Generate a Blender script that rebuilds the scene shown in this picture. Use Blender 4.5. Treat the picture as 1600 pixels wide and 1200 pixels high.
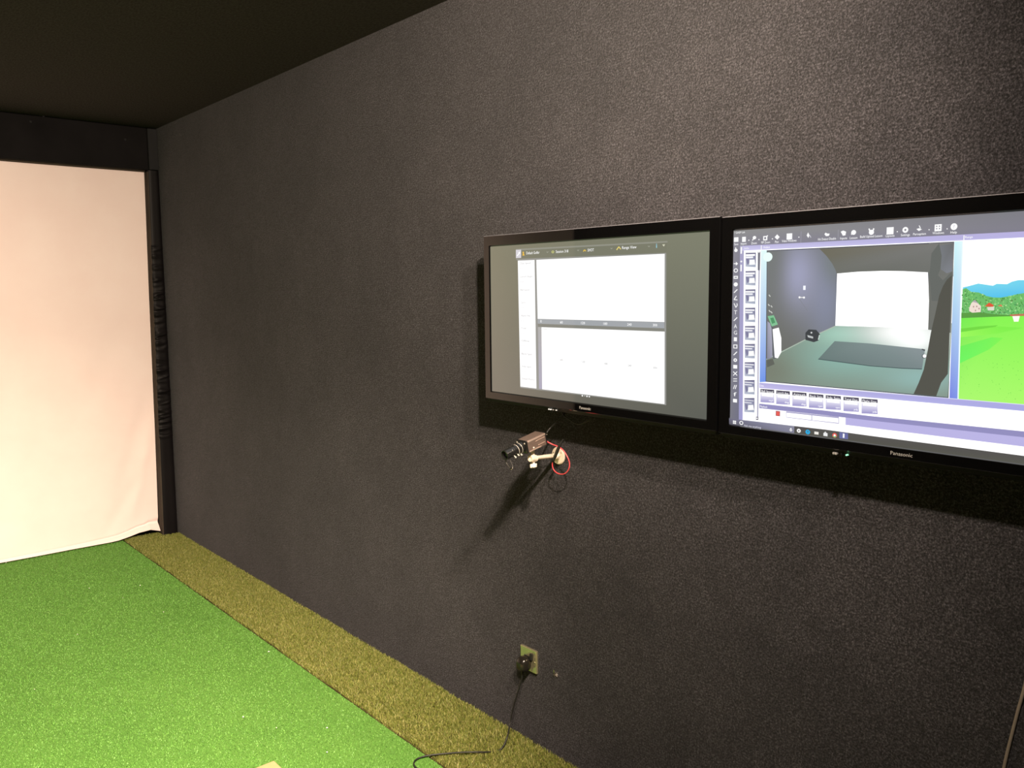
import bpy, bmesh, math, random
import numpy as np
from mathutils import Vector, Matrix

S = bpy.context.scene
for o in list(bpy.data.objects):
    bpy.data.objects.remove(o)
COL = S.collection
random.seed(7)
rng = np.random.default_rng(11)

# ------------------------------------------------------------------ camera, world, lights, exposure
F_PX = 1314.6
CAM = Vector((0.0, 0.0, 1.642))
YAW, PITCH, ROLL = math.radians(40.902), math.radians(-6.450), math.radians(-0.541)
_fw = Vector((math.sin(YAW) * math.cos(PITCH), math.cos(YAW) * math.cos(PITCH), math.sin(PITCH)))
_r0 = Vector((math.cos(YAW), -math.sin(YAW), 0))
_u0 = _r0.cross(_fw)
RIGHT = math.cos(ROLL) * _r0 + math.sin(ROLL) * _u0
UP = -math.sin(ROLL) * _r0 + math.cos(ROLL) * _u0
cd = bpy.data.cameras.new('camera')
cd.sensor_width = 36.0
cd.lens = F_PX / 1600 * 36
cd.clip_start = 0.05
co = bpy.data.objects.new('camera', cd)
COL.objects.link(co)
co.matrix_world = Matrix(((RIGHT.x, UP.x, -_fw.x, CAM.x), (RIGHT.y, UP.y, -_fw.y, CAM.y),
                          (RIGHT.z, UP.z, -_fw.z, CAM.z), (0, 0, 0, 1)))
S.camera = co

wd = bpy.data.worlds.new('world')
S.world = wd
wd.use_nodes = True
wd.node_tree.nodes['Background'].inputs[0].default_value = (1.0, 0.86, 0.72, 1)
wd.node_tree.nodes['Background'].inputs[1].default_value = 0.0

S.view_settings.view_transform = 'Standard'
S.view_settings.look = 'None'
S.view_settings.exposure = 0.0
S.view_settings.gamma = 1.0
S.view_settings.use_curve_mapping = False


def spot(name, loc, target, watts, deg, blend, size, col=(1.0, 0.80, 0.60)):
    l = bpy.data.lights.new(name, 'SPOT')
    l.energy = watts
    l.spot_size = math.radians(deg)
    l.spot_blend = blend
    l.shadow_soft_size = size
    l.color = col
    o = bpy.data.objects.new(name, l)
    COL.objects.link(o)
    o.location = loc
    o.rotation_euler = (Vector(target) - Vector(loc)).to_track_quat('-Z', 'Y').to_euler()
    return o


# recessed ceiling spots just out of the frame above the photographer, plus added beams
spot('ceiling_spot_wall', (1.07, 0.37, 2.66), (1.37, 2.37, 1.86), 275, 120, 1.0, 0.045)
spot('ceiling_spot_right', (0.70, 0.40, 2.66), (0.80, 3.40, 2.42), 320, 120, 1.0, 0.045)
spot('extra_beam_near', (0.70, 0.40, 2.66), (1.20, 1.90, 1.16), 245, 120, 1.0, 0.045)  # extra beam from the same lamp, added to fit the near brightness
spot('extra_beam_set', (0.70, 0.40, 2.66), (1.60, 2.00, 1.66), 130, 120, 1.0, 0.045)  # another beam on that lamp, added to lift the wall
spot('ceiling_spot_left', (-0.90, 0.40, 2.66), (-0.10, 3.40, 1.06), 72, 90, 1.0, 0.045)
spot('added_screen_spot', (-0.60, 3.20, 2.66), (0.10, 5.80, 0.95), 270, 85, 1.0, 0.045)  # unseen lamp added to brighten the impact screen
spot('ceiling_spot_mat', (0.20, 0.40, 2.66), (0.30, 2.80, 0.26), 1800, 70, 1.0, 0.045)


def at(x, y, X=None, Y=None, Z=None):
    """a photograph point (1600x1200) carried onto the plane it lies on in the room"""
    d = RIGHT * ((x - 800) / F_PX) - UP * ((y - 600) / F_PX) + _fw
    if X is not None:
        t = (X - CAM.x) / d.x
    elif Y is not None:
        t = (Y - CAM.y) / d.y
    else:
        t = (Z - CAM.z) / d.z
    return CAM + d * t


# ------------------------------------------------------------------ helpers
def lin(c):
    return tuple((v / 255 / 12.92 if v / 255 <= 0.04045 else ((v / 255 + 0.055) / 1.055) ** 2.4) for v in c)


def mat(name, base=(0.5, 0.5, 0.5), rough=0.6, metal=0.0, spec=0.5, emit=None, estr=0.0, coat=0.0, sheen=0.0):
    m = bpy.data.materials.new(name)
    m.use_nodes = True
    b = m.node_tree.nodes['Principled BSDF']
    b.inputs['Base Color'].default_value = (*base, 1)
    b.inputs['Roughness'].default_value = rough
    b.inputs['Metallic'].default_value = metal
    b.inputs['Specular IOR Level'].default_value = spec
    b.inputs['Coat Weight'].default_value = coat
    b.inputs['Sheen Weight'].default_value = sheen
    if emit:
        b.inputs['Emission Color'].default_value = (*emit, 1)
        b.inputs['Emission Strength'].default_value = estr
    return m


def nodes(m):
    nt = m.node_tree
    return nt, nt.nodes, nt.links, nt.nodes['Principled BSDF']


def noise(nt, coord, scale, detail=4, rough=0.6, vec_scale=None):
    n = nt.nodes.new('ShaderNodeTexNoise')
    n.inputs['Scale'].default_value = scale
    n.inputs['Detail'].default_value = detail
    n.inputs['Roughness'].default_value = rough
    if vec_scale:
        mp = nt.nodes.new('ShaderNodeMapping')
        mp.inputs['Scale'].default_value = vec_scale
        nt.links.new(coord, mp.inputs['Vector'])
        nt.links.new(mp.outputs[0], n.inputs['Vector'])
    else:
        nt.links.new(coord, n.inputs['Vector'])
    return n.outputs['Fac']


def ramp(nt, fac, stops):
    r = nt.nodes.new('ShaderNodeValToRGB')
    el = r.color_ramp.elements
    while len(el) < len(stops):
        el.new(0.5)
    for e, (p, c) in zip(el, stops):
        e.position = p
        e.color = (*c, 1) if len(c) == 3 else c
    nt.links.new(fac, r.inputs['Fac'])
    return r.outputs['Color']


def mixc(nt, mode, fac, a, b):
    n = nt.nodes.new('ShaderNodeMix')
    n.data_type = 'RGBA'
    n.blend_type = mode
    for s, v in ((n.inputs['Factor'], fac), (n.inputs[6], a), (n.inputs[7], b)):
        if isinstance(v, (int, float)):
            s.default_value = v
        elif isinstance(v, tuple):
            s.default_value = (*v, 1)
        else:
            nt.links.new(v, s)
    return n.outputs[2]


def bump(nt, h, strength, dist):
    n = nt.nodes.new('ShaderNodeBump')
    n.inputs['Strength'].default_value = strength
    n.inputs['Distance'].default_value = dist
    nt.links.new(h, n.inputs['Height'])
    return n.outputs['Normal']


def objco(nt):
    return nt.nodes.new('ShaderNodeTexCoord').outputs['Object']


def root(name, loc, label, cat, group=None):
    o = bpy.data.objects.new(name, None)
    o.empty_display_size = 0.05
    COL.objects.link(o)
    o.location = loc
    o['label'] = label
    o['category'] = cat
    if group:
        o['group'] = group
    return o


def origin_of(o):
    v = Vector((0, 0, 0))
    while o is not None:
        v += o.location
        o = o.parent
    return v


def link_mesh(name, me, m, parent=None, smooth=False, kind=None, label=None, cat=None):
    """one mesh object; its vertices are given in room coordinates"""
    if parent is not None:
        me.transform(Matrix.Translation(-origin_of(parent)))
    if m is not None:
        for mm in (m if isinstance(m, (list, tuple)) else [m]):
            me.materials.append(mm)
    o = bpy.data.objects.new(name, me)
    COL.objects.link(o)
    if parent is not None:
        o.parent = parent
    if smooth:
        me.polygons.foreach_set('use_smooth', [True] * len(me.polygons))
    if kind:
        o['kind'] = kind
    if label:
        o['label'] = label
    if cat:
        o['category'] = cat
    return o


def part(name, bm, m, parent=None, smooth=False, **k):
    bmesh.ops.recalc_face_normals(bm, faces=bm.faces)
    me = bpy.data.meshes.new(name)
    bm.to_mesh(me)
    bm.free()
    return link_mesh(name, me, m, parent, smooth, **k)


def struct(name, bm, m):
    o = part(name, bm, m)
    o['kind'] = 'structure'
    return o


def box(bm, lo, hi, bev=0.0, seg=2, M=None):
    r = bmesh.ops.create_cube(bm, size=1)
    vs = r['verts']
    lo, hi = Vector(lo), Vector(hi)
    for v in vs:
        v.co = Vector([lo[i] + (v.co[i] + 0.5) * (hi[i] - lo[i]) for i in range(3)])
    if bev:
        es = {e for v in vs for e in v.link_edges}
        rr = bmesh.ops.bevel(bm, geom=list(es), offset=bev, segments=seg, affect='EDGES', profile=0.5)
        vs = list({v for f in rr['faces'] for v in f.verts} | {v for v in vs if v.is_valid})
    if M is not None:
        for v in vs:
            v.co = M @ v.co
    return vs


def frame_from(d):
    d = Vector(d).normalized()
    a = Vector((0, 0, 1)) if abs(d.z) < 0.9 else Vector((1, 0, 0))
    s = d.cross(a).normalized()
    return d, s, s.cross(d).normalized()


def lathe(bm, p0, d, prof, seg=24, cap=True):
    """prof: (distance along d, radius)"""
    d, s, t = frame_from(d)
    rings = []
    for h, r in prof:
        c = Vector(p0) + d * h
        if r < 1e-6:
            rings.append([bm.verts.new(c)])
        else:
            rings.append([bm.verts.new(c + (s * math.cos(a) + t * math.sin(a)) * r)
                          for a in (2 * math.pi * i / seg for i in range(seg))])
    for A, B in zip(rings, rings[1:]):
        for i in range(seg):
            j = (i + 1) % seg
            if len(A) == 1 and len(B) == 1:
                continue
            if len(A) == 1:
                bm.faces.new((A[0], B[j], B[i]))
            elif len(B) == 1:
                bm.faces.new((A[i], A[j], B[0]))
            else:
                bm.faces.new((A[i], A[j], B[j], B[i]))
    if cap:
        for R_ in (rings[0], rings[-1]):
            if len(R_) > 2:
                bm.faces.new(R_)


def smooth_path(pts, n=8):
    P = [Vector(p) for p in pts]
    P = [P[0] * 2 - P[1]] + P + [P[-1] * 2 - P[-2]]
    out = []
    for i in range(1, len(P) - 2):
        a, b, c, d = P[i - 1:i + 3]
        for k in range(n):
            t = k / n
            out.append(0.5 * ((2 * b) + (c - a) * t + (2 * a - 5 * b + 4 * c - d) * t * t + (3 * b - a - 3 * c + d) * t ** 3))
    out.append(P[-2])
    return out


def tube(bm, pts, r, seg=8, n=8, rads=None):
    path = smooth_path(pts, n)
    rings = []
    prev = None
    for i, p in enumerate(path):
        d = (path[min(i + 1, len(path) - 1)] - path[max(i - 1, 0)]).normalized()
        if prev is None:
            _, s, t = frame_from(d)
        else:
            s = (prev - d * prev.dot(d)).normalized()
            t = d.cross(s)
        prev = s
        rr = r if rads is None else np.interp(i / (len(path) - 1), np.linspace(0, 1, len(rads)), rads)
        rings.append([bm.verts.new(p + (s * math.cos(a) + t * math.sin(a)) * rr)
                      for a in (2 * math.pi * k / seg for k in range(seg))])
    for A, B in zip(rings, rings[1:]):
        for i in range(seg):
            j = (i + 1) % seg
            bm.faces.new((A[i], A[j], B[j], B[i]))
    bm.faces.new(rings[0])
    bm.faces.new(rings[-1])


def np_mesh(name, verts, faces_flat, loop_tot):
    me = bpy.data.meshes.new(name)
    nv, nf, nl = len(verts), len(loop_tot), len(faces_flat)
    me.vertices.add(nv)
    me.vertices.foreach_set('co', np.asarray(verts, np.float32).ravel())
    me.loops.add(nl)
    me.loops.foreach_set('vertex_index', np.asarray(faces_flat, np.int32))
    me.polygons.add(nf)
    st = np.concatenate(([0], np.cumsum(loop_tot)[:-1]))
    me.polygons.foreach_set('loop_start', st.astype(np.int32))
    me.update(calc_edges=True)
    return me


# ------------------------------------------------------------------ materials
def carpet_wall():
    m = mat('charcoal_carpet', rough=0.95, spec=0.1, sheen=0.12)
    nt, N, L, b = nodes(m)
    co_ = objco(nt)
    grain = noise(nt, co_, 185, 4, 0.75)
    fleck = noise(nt, co_, 420, 3, 0.7, (1, 1, 0.6))
    rib = nt.nodes.new('ShaderNodeTexWave')
    rib.wave_type = 'BANDS'
    rib.bands_direction = 'Z'
    rib.inputs['Scale'].default_value = 34
    rib.inputs['Distortion'].default_value = 2.5
    rib.inputs['Detail'].default_value = 2
    rib.inputs['Detail Scale'].default_value = 3
    L.new(co_, rib.inputs['Vector'])
    big = noise(nt, co_, 2.8, 5, 0.6)
    mid = noise(nt, co_, 14, 3, 0.6)
    c = ramp(nt, grain, [(0.34, (0.0055, 0.0056, 0.0070)), (0.50, (0.0270, 0.0263, 0.0325)), (0.66, (0.080, 0.0780, 0.0950))])
    c = mixc(nt, 'MULTIPLY', 1.0, c, ramp(nt, fleck, [(0.36, (0.42, 0.42, 0.42)), (0.50, (0.95, 0.95, 0.95)), (0.66, (1.75, 1.75, 1.78))]))
    c = mixc(nt, 'MULTIPLY', 0.28, c, ramp(nt, rib.outputs['Fac'], [(0.2, (0.6, 0.6, 0.6)), (0.8, (1.25, 1.25, 1.25))]))
    c = mixc(nt, 'MULTIPLY', 1.0, c, ramp(nt, big, [(0.30, (0.76, 0.76, 0.77)), (0.72, (1.26, 1.24, 1.21))]))
    c = mixc(nt, 'MULTIPLY', 0.4, c, ramp(nt, mid, [(0.35, (0.82, 0.82, 0.82)), (0.68, (1.16, 1.15, 1.14))]))
    # white lint thrown up near the impact screen, and a few pale scuffs from balls
    vor = nt.nodes.new('ShaderNodeTexVoronoi')
    vor.inputs['Scale'].default_value = 17
    L.new(co_, vor.inputs['Vector'])
    spk = ramp(nt, vor.outputs['Distance'], [(0.055, (1, 1, 1)), (0.09, (0, 0, 0))])
    sep = nt.nodes.new('ShaderNodeSeparateXYZ')
    L.new(co_, sep.inputs[0])
    mr = nt.nodes.new('ShaderNodeMapRange')
    mr.inputs['From Min'].default_value = 4.4
    mr.inputs['From Max'].default_value = 5.4
    L.new(sep.outputs['Y'], mr.inputs['Value'])
    pick = ramp(nt, noise(nt, co_, 7, 1), [(0.52, (0, 0, 0)), (0.60, (1, 1, 1))])
    mk = mixc(nt, 'MULTIPLY', 1.0, spk, pick)
    mk = mixc(nt, 'MULTIPLY', 1.0, mk, mr.outputs[0])
    c = mixc(nt, 'MIX', mk, c, (0.12, 0.11, 0.10))
    L.new(c, b.inputs['Base Color'])
    hh = mixc(nt, 'ADD', 0.5, grain, rib.outputs['Fac'])
    L.new(bump(nt, grain, 0.9, 0.006), b.inputs['Normal'])
    return m


M_WALL = carpet_wall()


def dark_carpet(name, k):
    m = mat(name, rough=0.95, spec=0.1)
    nt, N, L, b = nodes(m)
    co_ = objco(nt)
    g = noise(nt, co_, 140, 3, 0.7, (1, 0.35, 1))
    c = ramp(nt, g, [(0.3, (0.030 * k, 0.027 * k, 0.027 * k)), (0.7, (0.075 * k, 0.067 * k, 0.066 * k))])
    L.new(c, b.inputs['Base Color'])
    L.new(bump(nt, g, 0.6, 0.004), b.inputs['Normal'])
    return m


M_CEIL = dark_carpet('dark_ceiling_carpet', 0.75)
M_BACK = dark_carpet('black_backing', 0.5)


def padding(name, base, rough=0.75, spec=0.25, scale=220):
    m = mat(name, base, rough, spec=spec)
    nt, N, L, b = nodes(m)
    co_ = objco(nt)
    g = noise(nt, co_, scale, 3, 0.6)
    big = noise(nt, co_, 4, 4, 0.6)
    c = mixc(nt, 'MULTIPLY', 1.0, base, ramp(nt, big, [(0.3, (0.75, 0.75, 0.75)), (0.7, (1.25, 1.25, 1.25))]))
    L.new(c, b.inputs['Base Color'])
    L.new(bump(nt, g, 0.25, 0.001), b.inputs['Normal'])
    return m


M_PAD = padding('black_padding', (0.0070, 0.0062, 0.0068), 0.85, 0.10)
M_RUCHE = padding('black_ruched_vinyl', (0.0042, 0.0034, 0.0038), 0.50, 0.14)
M_PADGREY = padding('grey_corner_patch', (0.0125, 0.0125, 0.0140), 0.85)
M_FELT = padding('brown_felt_edge', (0.050, 0.040, 0.032), 0.95, 0.1)


def screen_cloth():
    m = mat('white_screen_cloth', (0.80, 0.755, 0.70), 0.85, spec=0.15)
    nt, N, L, b = nodes(m)
    co_ = objco(nt)
    g = noise(nt, co_, 3.0, 4, 0.6)
    c = ramp(nt, g, [(0.3, (0.80, 0.66, 0.65)), (0.7, (0.83, 0.71, 0.70))])
    L.new(c, b.inputs['Base Color'])
    w = noise(nt, co_, 420, 2)
    L.new(bump(nt, w, 0.15, 0.0006), b.inputs['Normal'])
    return m


M_SCREEN = screen_cloth()


def turf_base(name, c0, c1, scale):
    m = mat(name, rough=0.9, spec=0.15)
    nt, N, L, b = nodes(m)
    co_ = objco(nt)
    g = noise(nt, co_, scale, 4, 0.7)
    big = noise(nt, co_, 3.0, 3)
    c = ramp(nt, g, [(0.32, c0), (0.70, c1)])
    c = mixc(nt, 'MULTIPLY', 1.0, c, ramp(nt, big, [(0.3, (0.9, 0.93, 0.9)), (0.7, (1.08, 1.05, 1.05))]))
    L.new(c, b.inputs['Base Color'])
    L.new(bump(nt, g, 0.6, 0.003), b.inputs['Normal'])
    return m


M_GREEN = turf_base('green_turf_backing', (0.070, 0.175, 0.030), (0.120, 0.262, 0.052), 260)
M_OLIVE = turf_base('olive_turf_backing', (0.040, 0.036, 0.012), (0.10, 0.09, 0.030), 200)


def pile_mat(name):
    m = mat(name, rough=0.55, spec=0.3)
    nt, N, L, b = nodes(m)
    a = nt.nodes.new('ShaderNodeAttribute')
    a.attribute_name = 'Col'
    L.new(a.outputs['Color'], b.inputs['Base Color'])
    b.inputs['Transmission Weight'].default_value = 0.0
    return m


M_PILE = pile_mat('turf_blade')
M_GLOSS = mat('gloss_black_bezel', (0.0020, 0.0020, 0.0022), 0.02, spec=0.85)
M_MATTE = mat('matte_black_plastic', (0.0045, 0.0045, 0.005), 0.5, spec=0.2)
M_EDGE_GLINT = mat('painted_edge_glint', (0.13, 0.13, 0.15), 0.5, spec=0.4)  # light caught on the television's top edge, painted as grey
M_LOGO = mat('silver_lettering', (0.26, 0.26, 0.27), 0.5)
M_LEDW = mat('white_indicator', (0.5, 0.5, 0.5), 0.4, emit=(1, 0.98, 0.95), estr=0.35)
M_LEDG = mat('green_indicator', (0.1, 0.5, 0.2), 0.3, emit=(0.35, 1.0, 0.55), estr=1.6)
M_BLACK = mat('black_rubber', (0.012, 0.012, 0.012), 0.5)
M_GLOSSPLUG = mat('black_plug_plastic', (0.012, 0.0105, 0.009), 0.25)
M_WHITE = mat('cream_painted_metal', (0.72, 0.62, 0.52), 0.4)
M_KNOB = mat('white_plastic_knob', (0.82, 0.76, 0.70), 0.45)
M_RED = mat('red_cord', (0.60, 0.06, 0.075), 0.35)
M_LENS = mat('black_lens_barrel', (0.010, 0.010, 0.010), 0.22)
M_LENSLINE = mat('pale_lens_marking', (0.55, 0.52, 0.48), 0.4)
M_TETHER = mat('dark_steel_tether', (0.10, 0.095, 0.09), 0.3, metal=0.6)
M_GLASS = mat('dark_lens_glass', (0.004, 0.004, 0.006), 0.03, spec=0.8)
M_CHROME = mat('chrome_metal', (0.75, 0.72, 0.66), 0.18, metal=1.0)
M_GREYCORD = mat('grey_cord', (0.20, 0.17, 0.15), 0.6)
M_TAN = None


def brushed(name, base, rough, vec):
    m = mat(name, base, rough, metal=0.75)
    nt, N, L, b = nodes(m)
    co_ = objco(nt)
    g = noise(nt, co_, 120, 3, 0.6, vec)
    c = mixc(nt, 'MULTIPLY', 0.6, base, ramp(nt, g, [(0.3, (0.7, 0.7, 0.7)), (0.7, (1.2, 1.2, 1.2))]))
    L.new(c, b.inputs['Base Color'])
    return m


M_ALU = brushed('bronze_aluminium', (0.36, 0.27, 0.235), 0.42, (0.2, 6, 6))
M_RIB = brushed('bright_aluminium_rib', (0.80, 0.64, 0.56), 0.35, (0.2, 6, 6))
M_PLATE = brushed('brass_socket_plate', (0.50, 0.47, 0.30), 0.20, (6, 6, 1))
M_TAN = padding('tan_rubber', (0.40, 0.30, 0.15), 0.8, 0.2, 160)

# ------------------------------------------------------------------ room shell
XW, XL, YB, YF, ZC = 1.95, -2.30, 5.90, -3.2, 2.70


def slab(name, lo, hi, m):
    bm = bmesh.new()
    box(bm, lo, hi)
    return struct(name, bm, m)


slab('floor', (XL - .1, YF - .1, -0.12), (XW + .1, YB + .1, -0.016), M_BACK)
slab('ceiling', (XL - .1, YF - .1, ZC), (XW + .1, YB + .1, ZC + .1), M_CEIL)
slab('wall_right', (XW, YF - .1, -0.12), (XW + .1, YB + .1, ZC), M_WALL)
slab('wall_left', (XL - .1, YF - .1, -0.12), (XL, YB + .1, ZC), M_BACK)
slab('wall_back', (XL, YB, -0.12), (XW, YB + .1, ZC), M_BACK)
slab('wall_front', (XL, YF - .1, -0.12), (XW, YF, ZC), M_WALL)

# ------------------------------------------------------------------ turf
XS = 1.612      # seam between putting turf and rough strip


def blades(x0, x1, y0, y1, n, hmin, hmax, wid, lean, cols, z0, three=True, edge=None):
    x = rng.uniform(x0, x1, n)
    y = rng.uniform(y0, y1, n)
    if edge is not None:
        x = edge(x, y)
    h = rng.uniform(hmin, hmax, n)
    a = rng.uniform(0, 2 * np.pi, n)
    la = rng.uniform(0, 2 * np.pi, n)
    ln = rng.uniform(0.1, 1, n) * lean * h
    w = wid * rng.uniform(0.7, 1.3, n) / 2
    ax, ay = np.cos(a) * w, np.sin(a) * w
    lx, ly = np.cos(la) * ln, np.sin(la) * ln
    z = np.full(n, z0)
    b0 = np.stack([x - ax, y - ay, z], 1)
    b1 = np.stack([x + ax, y + ay, z], 1)
    tip = np.stack([x + lx, y + ly, z + h], 1)
    cols = np.array(cols)
    c = cols[rng.integers(0, len(cols), n)] * rng.uniform(0.75, 1.25, (n, 1))
    if three:
        m0 = np.stack([x - ax * .8 + lx * .35, y - ay * .8 + ly * .35, z + h * .62], 1)
        m1 = np.stack([x + ax * .8 + lx * .35, y + ay * .8 + ly * .35, z + h * .62], 1)
        V = np.stack([b0, b1, m1, m0, tip], 1).reshape(-1, 3)
        base = np.arange(n)[:, None] * 5
        F = np.concatenate([base + np.array([[0, 1, 2, 3]]), base + np.array([[3, 2, 4]])], 1).ravel()
        tot = np.tile([4, 3], n)
        nv = 5
    else:
        V = np.stack([b0, b1, tip], 1).reshape(-1, 3)
        F = np.arange(3 * n)
        tot = np.full(n, 3)
        nv = 3
    me = np_mesh('pile', V, F, tot)
    at_ = me.color_attributes.new('Col', 'FLOAT_COLOR', 'POINT')
    cc = np.concatenate([np.repeat(c, nv, 0), np.ones((n * nv, 1))], 1).astype(np.float32)
    at_.data.foreach_set('color', cc.ravel())
    return me


bm = bmesh.new()
box(bm, (XL, YF, -0.016), (XS - 0.004, 5.86, -0.003))
green = root('putting_turf', (0.0, 2.0, -0.016), 'short bright green putting turf covering the bay floor', 'turf')
part('backing', bm, M_GREEN, green)
GC = [(0.096, 0.245, 0.040), (0.116, 0.272, 0.046), (0.140, 0.300, 0.062), (0.088, 0.228, 0.040)]
link_mesh('pile', blades(-0.1, XS - 0.005, 1.9, 5.855, 330000, 0.003, 0.006, 0.0032, 1.1, GC, -0.003, three=False),
          M_PILE, green, kind='stuff')

bm = bmesh.new()
for px, py in ((139.6, 919), (219, 914.6), (255.6, 956), (54, 1077), (192, 934), (121, 991), (9.6, 879), (432, 1137), (511, 1137), (511, 1175), (420, 1018), (380, 1120)):
    q_ = at(px, py, Z=0.003)
    r_ = random.uniform(0.0016, 0.0030)
    m_ = Matrix.Translation(q_) @ Matrix.Rotation(random.uniform(0, 3), 4, 'Z') @ Matrix.Diagonal((r_ * 1.6, r_, r_ * .8, 1))
    bmesh.ops.create_icosphere(bm, subdivisions=1, radius=1, matrix=m_)
part('lint_specks', bm, mat('white_lint', (0.85, 0.85, 0.8), 0.6), green, kind='stuff')

bm = bmesh.new()
nseg = 120
ys = np.linspace(YF, 5.86, nseg)
wob = 0.002 * np.sin(ys * 9.0) + 0.002 * np.sin(ys * 23 + 1)
lo, hi = [], []
for yy, ww in zip(ys, wob):
    lo.append((bm.verts.new((XS + 0.003 + ww, yy, -0.016)), bm.verts.new((XW, yy, -0.016))))
    hi.append((bm.verts.new((XS + 0.003 + ww, yy, -0.006)), bm.verts.new((XW, yy, -0.006))))
for i in range(nseg - 1):
    bm.faces.new((hi[i][0], hi[i][1], hi[i + 1][1], hi[i + 1][0]))
    bm.faces.new((lo[i][0], lo[i][1], lo[i + 1][1], lo[i + 1][0]))
    bm.faces.new((lo[i][0], hi[i][0], hi[i + 1][0], lo[i + 1][0]))
    bm.faces.new((lo[i][1], hi[i][1], hi[i + 1][1], lo[i + 1][1]))
for i in (0, -1):
    bm.faces.new((lo[i][0], lo[i][1], hi[i][1], hi[i][0]))
strip = root('rough_turf_strip', (1.78, 2.0, -0.016), 'strip of longer olive turf laid along the foot of the dark wall', 'turf')
part('backing', bm, M_OLIVE, strip)
OC = [(0.150, 0.175, 0.030), (0.185, 0.195, 0.042), (0.105, 0.135, 0.022), (0.28, 0.265, 0.095), (0.21, 0.205, 0.058), (0.125, 0.155, 0.03)]
link_mesh('pile', blades(XS + 0.004, XW - 0.003, 1.0, 5.855, 210000, 0.008, 0.017, 0.0023, 0.9, OC, -0.006,
                         edge=lambda x, y: np.where(y > 5.752, np.minimum(x, 1.835), np.clip(x + 0.002 * np.sin(y * 9) + 0.002 * np.sin(y * 23 + 1), XS + .003, XW - .002))),
          M_PILE, strip, kind='stuff')

# ------------------------------------------------------------------ impact screen and its padded frame
YS = 5.83
bx = [-2.19, 0.60, 0.895, 1.10, 1.294, 1.518, 1.578, 1.640, 1.702, 1.774, 1.811, 1.845]
bz = [0.010, 0.010, 0.010, 0.009, 0.009, 0.010, 0.014, 0.027, 0.043, 0.050, 0.038, 0.027]
ZT = 2.44


def screen_right(z):
    return 1.838 + (z - 0.03) / 2.40 * 0.040


def screen_y(x, z):
    y = YS + 0.010 * math.sin(x * 1.7 + 0.6) * math.sin(z * 1.3) + 0.004 * math.sin(x * 5 + z * 3)
    # soft drag folds running down to the right corner
    for (x0, z0, x1, z1, w, a) in ((1.86, 1.10, 1.62, 0.35, 0.05, 0.006), (1.86, 0.85, 1.70, 0.25, 0.035, -0.005),
                                   (1.86, 1.75, 1.45, 0.95, 0.07, 0.004), (1.85, 0.60, 1.55, 0.12, 0.04, 0.005)):
        dx, dz = x1 - x0, z1 - z0
        ll = math.hypot(dx, dz)
        t = ((x - x0) * dx + (z - z0) * dz) / ll
        dd = ((x - x0) * dz - (z - z0) * dx) / ll
        y += a * math.exp(-(dd / w) ** 2) * max(0, min(1, t / ll * 2, (1.4 * ll - t) / ll * 2))
    return y


bm = bmesh.new()
NX, NZ = 190, 140
grid = []
hemgrid = []
for j in range(NZ + 1):
    row = []
    for i in range(NX + 1):
        u = (i / NX)
        u = 1 - (1 - u) ** 1.8
        tz = (j / NZ) ** 2.0
        x = -2.19 + u * (1.838 + 2.19)
        zb = np.interp(x, bx, bz)
        amp = np.interp(x, [0.6, 1.3, 1.6, 1.75, 1.84], [0.006, 0.014, 0.032, 0.044, 0.044])
        hh = np.interp(x, [0.6, 1.3, 1.6, 1.75, 1.84], [0.010, 0.016, 0.022, 0.026, 0.050])
        z = zb + tz * (ZT - zb)
        xx = x + u ** 6 * (screen_right(z) - 1.838)
        y = screen_y(xx, z)
        e = max(0.0, 1 - (z - zb) / hh)
        y -= amp * e ** 1.1 - 0.25 * amp * math.exp(-((z - zb - hh * 1.15) / (0.35 * hh)) ** 2)
        row.append(bm.verts.new((xx, y, z)))
    grid.append(row)
for j in range(NZ):
    for i in range(NX):
        bm.faces.new((grid[j][i], grid[j][i + 1], grid[j + 1][i + 1], grid[j + 1][i]))
scr = root('impact_screen', (-0.17, YS, 0.0), 'large white impact screen stretched in the black frame, hem lifted at its corner', 'screen')
sh = part('sheet', bm, M_SCREEN, scr, smooth=True)
sm = sh.modifiers.new('thickness', 'SOLIDIFY')
sm.thickness = 0.003
sm.offset = 1
bm = bmesh.new()
box(bm, (-2.19, 5.805, 2.424), (1.878, 5.822, 2.440), 0.004)
part('top_hem', bm, M_FELT, scr, label='thin brown hem along the top of the screen')

frame = root('screen_frame', (-0.17, 5.80, 0.0), 'black padded frame around the white impact screen', 'frame')


def quadprism(bm, pts_lo, pts_hi):
    a = [bm.verts.new(p) for p in pts_lo]
    b = [bm.verts.new(p) for p in pts_hi]
    n = len(a)
    bm.faces.new(a)
    bm.faces.new(b)
    for i in range(n):
        bm.faces.new((a[i], a[(i + 1) % n], b[(i + 1) % n], b[i]))


bm = bmesh.new()
box(bm, (-2.28, 5.765, 2.432), (1.888, 5.80, 2.697), 0.006, 3)
head = part('header', bm, M_PAD, frame)
for px, py in ((68, 181), (48, 190), (196, 218)):
    p = at(px, py, Y=5.764)
    bm = bmesh.new()
    lathe(bm, (p.x, 5.766, p.z), (0, -1, 0), [(0, 0.007), (0.002, 0.007), (0.0035, 0.004), (0.004, 0)], 12)
    part('stud', bm, M_PADGREY, head)
# right post: front face with a ruched length, felt return on the screen side
bm = bmesh.new()
PXL, PXR = (1.846, 1.884), (1.943, 1.9485)      # (bottom, top)


def post_x(k, z):
    return PXL[0] + (PXL[1] - PXL[0]) * z / 2.70 if k == 0 else PXR[0] + (PXR[1] - PXR[0]) * z / 2.70


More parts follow.
